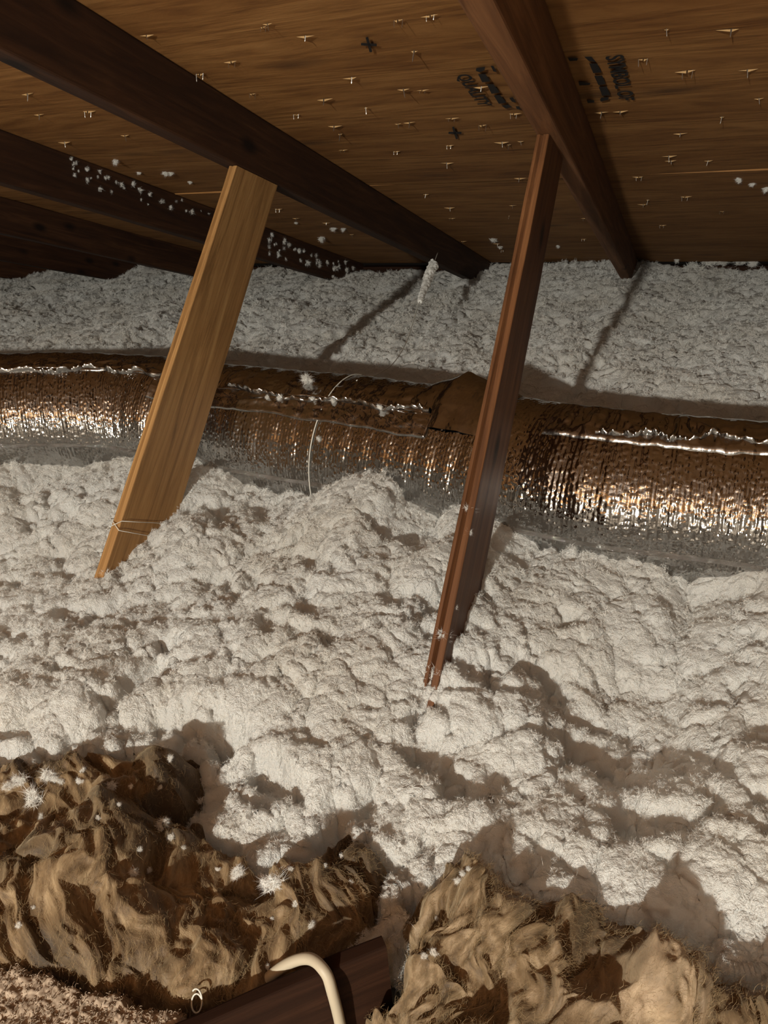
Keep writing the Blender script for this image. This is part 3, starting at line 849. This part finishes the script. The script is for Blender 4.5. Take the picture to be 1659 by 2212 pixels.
    V2 = np.stack(rows, 1)                                 # fibres, 2*nseg, 3
    F2 = []
    for k in range(nseg - 1):
        a = np.arange(fibres) * 2 * nseg + 2 * k
        F2.append(np.stack([a, a + 1, a + 3, a + 2], -1))
    fo = mesh_obj('loose_fibres', V2.reshape(-1, 3), np.concatenate(F2), mats[1], root); fo.matrix_parent_inverse = inv
    fo['kind'] = 'stuff'; fo['label'] = 'loose tan glass fibres'
    return root, body
M_batt1 = batt_mat('brown_wool', (0.045, 0.026, 0.013), (0.16, 0.103, 0.053), (0.33, 0.24, 0.14), 3.0)
M_batt2 = batt_mat('tan_wool', (0.05, 0.031, 0.016), (0.16, 0.106, 0.056), (0.34, 0.25, 0.155), 8.0)
M_fib = simple('glass_fibre', (0.26, 0.185, 0.10), 0.5, 0.0, 0.4)
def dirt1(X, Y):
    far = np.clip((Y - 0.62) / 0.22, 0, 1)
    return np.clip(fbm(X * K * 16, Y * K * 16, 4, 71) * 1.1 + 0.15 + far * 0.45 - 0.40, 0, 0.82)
def shape1(X, Y):
    # dips towards the hatch board and between the two lobes
    c = at_z(560, 1850, -1.19)
    return -0.08 * np.exp(-(((X - c[0]) / 0.05) ** 2 + ((Y - c[1]) / 0.07) ** 2)) + 0.03 * np.clip((0.70 - Y) / 0.25, 0, 1) + 0.02 * np.sin(X * 5)
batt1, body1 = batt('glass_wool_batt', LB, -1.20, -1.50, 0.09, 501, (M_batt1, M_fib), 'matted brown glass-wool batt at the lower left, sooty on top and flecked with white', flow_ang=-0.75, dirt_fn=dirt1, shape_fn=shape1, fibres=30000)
def dirt2(X, Y):
    left = np.clip((-0.26 - X) / 0.12, 0, 1)
    return np.clip(fbm(X * K * 14, Y * K * 14, 4, 83) * 0.9 + left * 0.6 - 0.18, 0, 0.9) * (1 - pale2(X, Y))
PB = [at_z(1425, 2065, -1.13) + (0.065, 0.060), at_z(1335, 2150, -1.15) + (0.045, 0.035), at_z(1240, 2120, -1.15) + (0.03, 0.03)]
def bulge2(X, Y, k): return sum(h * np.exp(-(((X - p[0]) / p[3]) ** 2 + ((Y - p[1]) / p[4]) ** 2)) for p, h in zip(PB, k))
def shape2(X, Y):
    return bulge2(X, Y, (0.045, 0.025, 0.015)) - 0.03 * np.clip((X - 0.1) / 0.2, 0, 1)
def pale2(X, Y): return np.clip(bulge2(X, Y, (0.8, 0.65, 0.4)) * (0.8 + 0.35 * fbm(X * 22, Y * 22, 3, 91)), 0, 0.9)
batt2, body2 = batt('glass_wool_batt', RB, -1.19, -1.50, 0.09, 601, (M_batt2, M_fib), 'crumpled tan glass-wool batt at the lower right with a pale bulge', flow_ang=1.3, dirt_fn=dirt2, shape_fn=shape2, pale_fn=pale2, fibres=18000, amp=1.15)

# ------------------------------------------------------------------ hatch joist and cable
ZJ = -1.17
pa, pb = Vector(at_z(330, 2269, ZJ)), Vector(at_z(836, 2048, ZJ))
dj = (pb - pa).normalized(); nj = Vector((dj.y, -dj.x, 0))
hb = 0.52
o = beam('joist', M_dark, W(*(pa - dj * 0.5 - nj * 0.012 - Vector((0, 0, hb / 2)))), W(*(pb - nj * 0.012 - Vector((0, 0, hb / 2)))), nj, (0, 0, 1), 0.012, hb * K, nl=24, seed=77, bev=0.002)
tag(o, 'dark brown joist end at the hatch with a white cable over it', 'joist')
def joist_pt(px, py, off, dz):
    """point near the joist top edge below pixel column"""
    p = Vector(at_z(px, py, ZJ)); return p + nj * off + Vector((0, 0, dz))
e0 = Vector(at_z(697, 2108, ZJ))
cab = [W(*(e0 - nj * q[0] + dj * q[1] + Vector((0, 0, q[2])))) for q in ((0.075, -0.20, -0.20), (0.065, -0.12, -0.09), (0.052, -0.06, -0.022), (0.030, -0.015, 0.010), (-0.002, 0.004, 0.012), (-0.016, 0.008, -0.025), (-0.014, 0.012, -0.12), (-0.012, 0.014, -0.30), (-0.012, 0.014, -0.5))]
Vc, Fc = tube(spline(cab, 70), 0.0046, 12)
tag(mesh_obj('cable', Vc, Fc, M_cable, None, smooth=True), 'cream plastic cable bent over the dark joist', 'cable')

# ------------------------------------------------------------------ carpet scrap
CP = zpoly([(-260, 2030), (-80, 2045), (0, 2066), (75, 2092), (135, 2108), (185, 2136), (265, 2144), (305, 2165), (385, 2182), (425, 2240), (430, 2420), (-400, 2420)], -1.19)
def carpet():
    poly = CP; xs = [p[0] for p in poly]; ys = [p[1] for p in poly]
    nx, ny = 420, 260
    Xb, Yb = np.meshgrid(np.linspace(min(xs) - .02, max(xs) + .02, nx), np.linspace(min(ys) - .02, max(ys) + .02, ny), indexing='ij')
    sd = poly_sd(Xb + 0.008 * fbm(Xb * 60, Yb * 60, 2, 5), Yb + 0.008 * fbm(Xb * 60 + 5, Yb * 60, 2, 6), poly)
    t = np.clip(sd / 0.02, 0, 1)
    Zb = -1.24 + 0.05 * np.sqrt(np.clip(1 - (1 - t) ** 2, 0, 1)) + t * (0.0042 * (puff(Xb / 0.0075, Yb / 0.0075, 71) - 0.5) + 0.004 * fbm(Xb * 90, Yb * 90, 2, 72)) + 0.012 * fbm(Xb * 7, Yb * 7, 2, 73)
    Pb = np.stack([Xb, Yb, Zb], -1)
    F = grid_faces(nx, ny); keep = (sd.ravel()[F] > -0.002).any(axis=1); F = F[keep][:, ::-1]
    used = np.unique(F); remap = np.full(nx * ny, -1); remap[used] = np.arange(len(used))
    Vb = to_w(Pb).reshape(-1, 3)
    root = tag(empty('carpet_scrap', Vector(Vb[used].mean(axis=0))), 'beige looped carpet edge at the lower left corner beside the brown batt', 'carpet')
    root.location.z = -1.28 * K + H0
    inv = Matrix.Translation(-root.location)
    b = mesh_obj('pile', Vb[used], remap[F], M_carpet, root, smooth=True); b.matrix_parent_inverse = inv
    # backing below the pile
    n = len(poly)
    Vk = [W(x, y, -1.235) for x, y in poly] + [W(x, y, -1.27) for x, y in poly]
    Fk = [tuple(range(n)), tuple(range(2 * n - 1, n - 1, -1))] + [(i, (i + 1) % n, n + (i + 1) % n, n + i) for i in range(n)]
    k = mesh_obj('backing', Vk, Fk, M_backing, root); k.matrix_parent_inverse = inv
    # frayed loops
    r = np.random.default_rng(9); Vs, Fs = [], []
    ok = np.where(sd.ravel() > -0.001)[0]; near = np.where((sd.ravel() > -0.001) & (sd.ravel() < 0.02))[0]
    for idx_ in list(r.choice(ok, 3600)) + list(r.choice(near, 900)):
        p = Vector(Vb[idx_]); d = Vector((r.normal(), r.normal(), abs(r.normal()) * 0.8 + 0.4)).normalized(); e = Vector((r.normal(), r.normal(), 0.1)).normalized()
        s_ = r.uniform(0.0012, 0.0028)
        pts = [p, p + d * s_ * 0.6, p + d * s_ + e * s_ * 0.4, p + d * s_ * 0.7 + e * s_ * 0.9]
        v_, f_ = tube(pts, 0.0003, 3, False); b0 = len(Vs); Vs += v_; Fs += [tuple(b0 + q for q in f) for f in f_]
    fz = mesh_obj('frayed_loops', Vs, Fs, M_carpet, root); fz.matrix_parent_inverse = inv; fz['kind'] = 'stuff'
    return root
def carpet_mat():
    mt, nt, b, out = new_mat('beige_carpet')
    g = nd(nt, 'ShaderNodeNewGeometry')
    n1 = nd(nt, 'ShaderNodeTexNoise', i_Scale=240.0, i_Detail=2.0); nt.links.new(g.outputs['Position'], n1.inputs[0])
    c = ramp(nt, n1.outputs[0], [(0.35, (0.20, 0.148, 0.105)), (0.65, (0.34, 0.265, 0.20))])
    nt.links.new(c.outputs[0], b.inputs['Base Color']); b.inputs['Roughness'].default_value = 0.95; b.inputs['Specular IOR Level'].default_value = 0.1
    return mt
M_carpet = carpet_mat(); M_backing = simple('carpet_backing', (0.10, 0.07, 0.05), 0.9)
carpet()

# ------------------------------------------------------------------ things tied and hung: string on the strut, hanger cord
def strut_ring(xr, a, b, Yf, Zf, el, py, tilt, off=0.006):
    S = Vector((0, math.cos(el), math.sin(el))); U = Vector((0, -math.sin(el), math.cos(el)))
    P0 = Vector((xr, Yf, Zf)); best = None
    for i in range(800):
        k = -i * 0.002; c = P0 + S * k
        y = IH / 2 - FPX * c.dot(UP) / c.dot(FWD)
        if best is None or abs(y - py) < best[0]: best = (abs(y - py), k)
    k = best[1]
    cs = [P0 + S * k + Vector((off, 0, 0)) + U * off, P0 + S * (k - tilt) + Vector((off, 0, 0)) - U * (b + off), P0 + S * (k - tilt * 0.9) + Vector((-a - off, 0, 0)) - U * (b + off), P0 + S * (k + 0.004) + Vector((-a - off, 0, 0)) + U * off]
    return cs
S1 = (-1.652, 0.034, 0.285, 2.036, -0.847, EL1)
pts = strut_ring(*S1, 1126, -0.09) + strut_ring(*S1, 1146, -0.06)
pts = [W(*p) for p in pts + [pts[0]]]
Vc, Fc = tube([q for i in range(len(pts) - 1) for q in [pts[i].lerp(pts[i + 1], t) for t in (0, 0.33, 0.66)]] + [pts[-1]], 0.0006, 6)
tag(mesh_obj('tie_string', Vc, Fc, M_string, None, smooth=True), 'thin white string wound twice round the foot of the yellow strut', 'string')

hang_px = [(946, 545, 5.00), (936, 572, 4.70), (921, 612, 4.40), (906, 652, 4.12), (894, 690, 3.86), (882, 728, 3.60), (868, 758, 3.34), (846, 788, 3.06), (812, 810, 2.76), (770, 822, 2.56)]
hp = [W(*at_y(*q)) for q in hang_px] 
root = tag(empty('hanger_cord', hp[-1]), 'thin grey cord from the rafter to the duct with a fluff-caked upper end', 'cord')
inv = Matrix.Translation(-root.location)
top = [W(*on_roof(948, 520, RD + 0.002))] + hp
Vc, Fc = tube(spline(hp, 60), 0.0011, 6)
o = mesh_obj('cord', Vc, Fc, M_string, root, smooth=True); o.matrix_parent_inverse = inv
cl = spline(hp[1:4], 40)
Vc, Fc = tube(cl, [0.016 * (1.0 - 0.55 * i / 39) for i in range(40)], 16)
Vn = np.array([tuple(v) for v in Vc]); cen = np.repeat(np.array([tuple(p) for p in cl]), 16, axis=0)
dn = Vn - cen
Vn = cen + dn * (1 + 0.28 * vnoise(Vn[:, 0] * 120, Vn[:, 1] * 120, Vn[:, 2] * 120, 3) + 0.3 * vnoise(Vn[:, 0] * 320, Vn[:, 1] * 320, Vn[:, 2] * 320, 4))[:, None]
o = mesh_obj('fluff_coating', [tuple(v) for v in Vn], Fc, M_fluff, root); o.matrix_parent_inverse = inv
o['label'] = 'sleeve of white fluff caked on the cord'

# ------------------------------------------------------------------ print and splinters on the plywood
def roof_uv_mesh(name, polys, mat, parent, d=0.0012, thick=0.0006):
    """flat print: polygons given as (x, y) in the roof plane, a hair proud of the deck"""
    V, F = [], []
    for p in polys:
        b0 = len(V); n = len(p)
        V += [roof_pt(x, y, d) for x, y in p]; F.append(tuple(range(b0, b0 + n)))
    o = mesh_obj(name, V, F, mat, parent)
    return o
def sub_of(o, panel):
    o.parent = panel
    o.matrix_parent_inverse = Matrix.Identity(4)
    return o
def rp(px, py): q = on_roof(px, py); return (q[0], q[1])
def print_text(txt, quad):
    """lettering fitted to four pixel corners: line start (letter foot, letter head), line end (foot, head)"""
    cu = bpy.data.curves.new('lettering', 'FONT'); cu.body = txt; cu.offset = 0.028
    to = bpy.data.objects.new('lettering', cu); C.objects.link(to)
    dg = bpy.context.evaluated_depsgraph_get(); me = bpy.data.meshes.new_from_object(to.evaluated_get(dg))
    C.objects.unlink(to); bpy.data.objects.remove(to)
    xs = [v.co.x for v in me.vertices]; ys = [v.co.y for v in me.vertices]
    x0, x1, y0, y1 = min(xs), max(xs), min(ys), max(ys)
    a, b, c, d = [rp(*q) for q in quad]
    V = []
    for v in me.vertices:
        s_ = (v.co.x - x0) / (x1 - x0); t = (v.co.y - y0) / (y1 - y0)
        p = [(a[i] * (1 - s_) + c[i] * s_) * (1 - t) + (b[i] * (1 - s_) + d[i] * s_) * t for i in (0, 1)]
        V.append(roof_pt(p[0], p[1], 0.0055))
    F = [tuple(p.vertices) for p in me.polygons]
    return V, F
stV, stF = [], []
for txt, quad in (('SYMBOL OF', [(1307, 118), (1347, 113), (1338, 214), (1372, 212)]), ('QUALITY', [(979, 160), (1014, 155), (1030, 227), (1064, 224)])):
    v_, f_ = print_text(txt, quad); b0 = len(stV); stV += v_; stF += [tuple(b0 + q for q in f) for f in f_]
dash = [[(1262, 118), (1278, 118), (1288, 130), (1272, 127)], [(1273, 133), (1290, 133), (1300, 152), (1282, 154)], [(1284, 160), (1301, 159), (1309, 178), (1293, 180)], [(1294, 184), (1311, 183), (1319, 202), (1301, 203)], [(1296, 211), (1300, 207), (1316, 206), (1314, 212), (1298, 216)],
        [(1227, 121), (1249, 121), (1247, 127), (1231, 128)], [(1250, 173), (1276, 175), (1274, 180), (1252, 181)], [(1268, 213), (1284, 213), (1284, 218), (1270, 219)],
        [(1029, 143), (1048, 140), (1047, 148), (1036, 152), (1028, 149)], [(1033, 156), (1049, 156), (1060, 172), (1042, 174)], [(1052, 178), (1066, 178), (1080, 196), (1062, 199)], [(1067, 203), (1080, 201), (1094, 218), (1078, 221)], [(1084, 225), (1098, 222), (1107, 228), (1092, 231)],
        [(1060, 138), (1066, 138), (1074, 152), (1066, 150)], [(1100, 208), (1108, 206), (1116, 218), (1106, 216)], [(1114, 226), (1122, 226), (1126, 234), (1117, 232)]]
for p in dash:
    b0 = len(stV); q = [rp(*c) for c in p]
    stV += [roof_pt(x, y, 0.0055) for x, y in q]; stF.append(tuple(range(b0, b0 + len(q))))
st = sub_of(mesh_obj('stamp_print', stV, stF, M_ink), panel_up); st.matrix_parent_inverse = Matrix.Identity(4)
st['label'] = 'black ink stamp reading SYMBOL OF QUALITY'
def ink_cross(px, py, r, ang):
    polys = []
    for a in (ang, ang + 1.25):
        dx_, dy_ = math.cos(a) * r, math.sin(a) * r; w_ = r * 0.17
        nx_, ny_ = -math.sin(a) * w_, math.cos(a) * w_
        polys.append([rp(px + dx_ + nx_, py + dy_ + ny_), rp(px - dx_ + nx_, py - dy_ + ny_), rp(px - dx_ - nx_, py - dy_ - ny_), rp(px + dx_ - nx_, py + dy_ - ny_)])
    return sub_of(roof_uv_mesh('ink_cross', polys, M_ink, None, 0.0055), panel_up)
ink_cross(797, 92, 17, 0.05); ink_cross(983, 284, 14, 0.0)

def splinter_mesh(seed, kind):
    """point of a nail or staple that broke through the plywood, with torn veneer either side; local x along the grain, -z out of the deck"""
    r = random.Random(seed); V, F, Mi = [], [], []
    def quad(pts, mi):
        b0 = len(V); V.extend(pts); F.append(tuple(range(b0, b0 + len(pts)))); Mi.append(mi)
    ll = r.uniform(0.008, 0.020)
    for sgn in (-1, 1):
        L = ll * r.uniform(0.5, 1.3); w = r.uniform(0.0006, 0.0014); h = r.uniform(0.0015, 0.0035)
        a, b, c, d = (sgn * L, 0, 0), (sgn * 0.001, -w, -h), (sgn * 0.001, w, -h), (sgn * L * 0.5, w * 0.7, -h * 0.4)
        quad([a, b, c], 0); quad([a, b, (sgn * 0.001, -w, 0)], 0); quad([a, c, (sgn * 0.001, w, 0)], 0); quad([b, c, (0, w, 0), (0, -w, 0)], 1)
    quad([(-0.004, -0.0012, -0.0003), (0.004, -0.0014, -0.0003), (0.005, 0.0013, -0.0003), (-0.005, 0.0012, -0.0003)], 1)
    def spike(x, L, rad_, tilt, mi):
        b0 = len(V); n = 5
        for k in range(n):
            an = 2 * math.pi * k / n; V.append((x + rad_ * math.cos(an), rad_ * math.sin(an), 0.0005))
        for k in range(n):
            an = 2 * math.pi * k / n; V.append((x + tilt * 0.7 + rad_ * 0.8 * math.cos(an), rad_ * 0.8 * math.sin(an), -L * 0.75))
        V.append((x + tilt, 0, -L))
        for k in range(n):
            k2 = (k + 1) % n; F.append((b0 + k, b0 + k2, b0 + n + k2, b0 + n + k)); Mi.append(mi); F.append((b0 + n + k, b0 + n + k2, b0 + 2 * n)); Mi.append(mi)
    if kind == 'staple':
        spike(-0.006, r.uniform(0.006, 0.012), 0.0006, 0.001, 2); spike(0.007, r.uniform(0.006, 0.012), 0.0006, -0.001, 2)
    else:
        spike(0, r.uniform(0.006, 0.016), 0.0010, r.uniform(-0.003, 0.003), 2)
    me = bpy.data.meshes.new('nail_tip'); me.from_pydata(V, [], F)
    for mt in (M_split, M_hole, M_steel): me.materials.append(mt)
    me.polygons.foreach_set('material_index', Mi); me.update()
    return me
sp_meshes = [splinter_mesh(30 + i, 'staple' if i % 3 == 2 else 'nail') for i in range(9)]
nail_px = [(317, 73), (568, 55), (578, 48), (380, 163), (432, 157), (700, 212), (722, 270), (735, 287), (740, 322), (895, 107), (872, 190), (912, 192), (885, 262), (860, 265), (975, 253), (1042, 268), (1040, 185), (1110, 243), (970, 312), (1085, 305), (1100, 310), (1125, 303), (855, 325), (965, 350), (1122, 383),
           (640, 245), (500, 130), (545, 200), (790, 230), (1440, 60), (1390, 125), (1485, 150), (1615, 148), (1470, 286), (1300, 240), (1340, 238), (1450, 345), (1445, 335), (1380, 380), (1530, 345), (1250, 330), (85, 245), (190, 238), (140, 305), (60, 200), (270, 290), (1580, 60), (1640, 210), (1560, 250), (660, 75), (860, 40), (930, 30), (760, 165)]
nail_low = [(920, 418), (972, 447), (975, 470), (1108, 442), (1100, 465), (1265, 470), (1400, 430), (1390, 440), (1480, 423), (1430, 485), (1085, 540), (1075, 525), (690, 520), (705, 480), (760, 505), (880, 500), (1000, 520), (1260, 515), (1560, 455), (600, 450), (640, 470), (830, 440)]
rn = random.Random(4)
base_m = Matrix((Vector((1, 0, 0)), rdir, rnor)).transposed().to_4x4()       # local x along grain, y down the slope, z out of the roof
for pxs, pan in ((nail_px, panel_up), (nail_low, panel_low)):
    for px, py in pxs:
        q = on_roof(px, py)
        blocked = any(x - RW - 0.01 < q[0] < x + 0.012 for x in RAF)
        if blocked: continue
        o = bpy.data.objects.new('nail_tip', rn.choice(sp_meshes)); C.objects.link(o)
        o.parent = pan
        sc_ = rn.uniform(0.7, 1.2)
        mtx = base_m @ Matrix.Rotation(rn.uniform(-0.12, 0.12), 4, 'Z') @ Matrix.Diagonal((sc_ * rn.choice((-1, 1)), sc_, sc_, 1))
        mtx.translation = roof_pt(q[0], q[1], 0.004)
        o.matrix_parent_inverse = Matrix.Identity(4)
        o.matrix_basis = mtx

# ------------------------------------------------------------------ stray tufts of white fluff (individuals)
bpy.context.view_layer.update()
dg = bpy.context.evaluated_depsgraph_get()
def bvh(objs):
    V, F = [], []
    for o in objs:
        b0 = len(V); mw = o.matrix_world
        V += [mw @ v.co for v in o.data.vertices]; F += [tuple(b0 + q for q in p.vertices) for p in o.data.polygons]
    return BVHTree.FromPolygons(V, F)
def drop(tree, px, py):
    d = ray(px, py).normalized()
    return tree.ray_cast(W(0, 0, 0), d)
big_tufts = [puff_mesh('stray_tuft', 1500 + i, n=1500, wid=0.006, knots=60, l0=0.05, l1=0.11) for i in range(5)]
def put_tufts(tree, spots, label, group, lift=0.35, flat=0.7):
    for i_, (px, py, s_) in enumerate(spots):
        loc, nrm, fi, dist = drop(tree, px, py)
        if loc is None: continue
        size_ = 1.15 * s_ * dist / FPX
        o = bpy.data.objects.new('insulation_tuft', rn.choice(big_tufts)); C.objects.link(o)
        o.location = loc + nrm * size_ * lift * 0.6
        o.rotation_euler = (rn.uniform(0, 0.6), rn.uniform(0, 0.6), rn.uniform(0, 6.28))
        o.scale = (size_, size_ * rn.uniform(0.6, 1.0), size_ * flat)
        tag(o, label[i_] if isinstance(label, list) else label, 'fluff tuft', group)
t1 = bvh([body1]); t2 = bvh([body2]); td = bvh([c for c in duct.children if c.type == 'MESH'])
put_tufts(t1, [(105, 1676, 26), (118, 1690, 22), (45, 1690, 26), (62, 1650, 22), (170, 1690, 16), (240, 1705, 20), (135, 1688, 16), (345, 1785, 26), (350, 1790, 18), (285, 1890, 16), (150, 1600, 24), (250, 1590, 26), (365, 1640, 14), (20, 1700, 20), (370, 1812, 14), (300, 1835, 12), (210, 1770, 12), (75, 1960, 8), (40, 2000, 10), (180, 1665, 12), (320, 1880, 12), (430, 1730, 16), (255, 1740, 10), (420, 1760, 14), (90, 1770, 14), (500, 1720, 18), (345, 1700, 10), (285, 1700, 9), (470, 1880, 10), (395, 1830, 10)],
          'small white fluff tuft lying on the brown lower-left batt', 'white flecks on the left batt')
put_tufts(t1, [(575, 1885, 62), (600, 1900, 46), (510, 1886, 28), (650, 1822, 44), (735, 1775, 48), (65, 1735, 40), (60, 1640, 34), (790, 2015, 30)],
          ['largest white fluff clump on the brown batt, in its middle', 'white fluff clump just right of the largest clump on the brown batt', 'white fluff tuft just left of the largest clump on the brown batt', 'ragged white fluff clump on the upper rim of the batt right lobe', 'white fluff clump at the top of the batt right lobe', 'larger white fluff clump near the left edge of the brown batt', 'white fluff clump on the top rim of the brown batt at the left', 'white fluff tuft at the batt corner beside the joist end'], 'white fluff clumps on the brown batt')
put_tufts(t1, [(560, 1905, 30), (545, 1862, 22), (630, 1835, 30), (670, 1845, 20), (770, 1790, 26), (595, 1780, 26), (505, 1800, 22), (628, 1880, 12), (640, 1955, 12), (672, 2000, 16), (790, 1830, 12), (575, 2090, 10), (700, 1870, 10), (740, 1850, 10), (590, 1985, 9), (760, 1905, 9)],
          'white fluff tuft caught in the right-hand lobe of the brown batt', 'white fluff on the middle lobe')
put_tufts(t2, [(1003, 1890, 16), (1015, 1880, 12), (1110, 1878, 18), (1160, 1882, 12), (990, 1905, 14), (1300, 1940, 18), (1306, 1965, 16), (1318, 1990, 18), (912, 1890, 18), (935, 2060, 16), (945, 1985, 10), (915, 2065, 12), (1250, 1935, 12)],
          'tiny pale fluff tuft on the tan lower-right batt', 'white flecks on the right batt')
put_tufts(td, [(664, 828, 30), (578, 861, 12), (605, 861, 13), (672, 861, 10), (721, 862, 14), (820, 880, 13), (690, 948, 12)],
          ['largest white fluff tuft on the crown of the foil duct', 'leftmost white fluff speck on the foil tape right of the yellow strut', 'second white fluff speck from the yellow strut on the foil tape', 'tiny fluff speck on the duct below the largest tuft', 'fluff speck on the string round the duct, near the crown', 'lone fluff speck on the duct right of the string', 'fluff speck beside the string low on the duct front'], 'fluff on the duct', 0.4)
raf = [o for o in C.objects if o.name.startswith('rafter')]
tl2 = bvh([o for o in raf if abs(o.data.vertices[0].co.x / K - (-2.875 - RW / 2)) < 0.1])
sp = []
for _ in range(34):
    u = rn.random(); sp.append((150 + u * 320, 340 + u * 118 + rn.uniform(4, 50) * (0.4 + 0.6 * rn.random()), rn.uniform(5, 13)))
for _ in range(46):
    u = rn.random(); sp.append((580 + u * 190, 500 + u * 72 + rn.uniform(4, 48), rn.uniform(6, 15)))
put_tufts(tl2, sp, 'speck of white fluff clinging to the dark rafter behind the yellow strut', 'fluff on the speckled rafter', 0.25)
tp = bvh([panel_low, panel_up])
put_tufts(tp, [(695, 512, 18), (720, 492, 12), (742, 493, 10), (357, 372, 12), (370, 372, 10), (250, 345, 14), (410, 392, 8), (1066, 515, 14), (1080, 532, 10), (1595, 385, 14), (1625, 396, 10), (640, 480, 8), (1655, 405, 14), (1462, 560, 12), (1205, 530, 10), (300, 372, 8)],
          'white fluff speck stuck to the plywood near the eave', 'fluff on the plywood', 0.25)
te = bvh([o for o in eave.children])
put_tufts(te, [(1220, 572, 26), (1235, 578, 22), (1255, 572, 16), (1200, 585, 18), (1500, 578, 34), (1530, 574, 30), (1560, 572, 30), (1600, 572, 26), (1625, 574, 20), (1490, 584, 24), (700, 585, 18), (1060, 590, 16)],
          'white fluff tuft lodged on the eave blocking', 'fluff on the eave blocking', 0.4)

ts = bvh([s1, s2])
put_tufts(ts, [(1008, 1100, 26), (1016, 1150, 16), (952, 1372, 34), (985, 1312, 14), (972, 1475, 14)],
          ['ragged white fluff tuft snagged on the front edge of the red strut', 'small fluff tuft on the red strut just under the ragged tuft', 'white fluff wrapped round the foot of the red strut', 'fluff speck on the dark side of the red strut near its foot', 'lowest fluff speck on the red strut, almost buried'], 'fluff on the red strut', 0.3)
# curled white fibre on the batt by the joist
loc, nrm, fi, dist = drop(t1, 430, 2162)
if loc is None: loc = W(*at_z(430, 2162, -1.25)); 
cu_ = [loc + RIGHT * (0.0042 * math.cos(a) ) + UP * (0.0085 * math.sin(a) + 0.0008 * a) - FWD * (0.006 + 0.0003 * a) for a in np.linspace(0, 8.6, 40)]
Vc, Fc = tube(cu_, 0.0007, 6)
tag(mesh_obj('fibre_curl', Vc, Fc, M_string, None, smooth=True), 'tiny curled white fibre on the batt between carpet and joist', 'fibre')
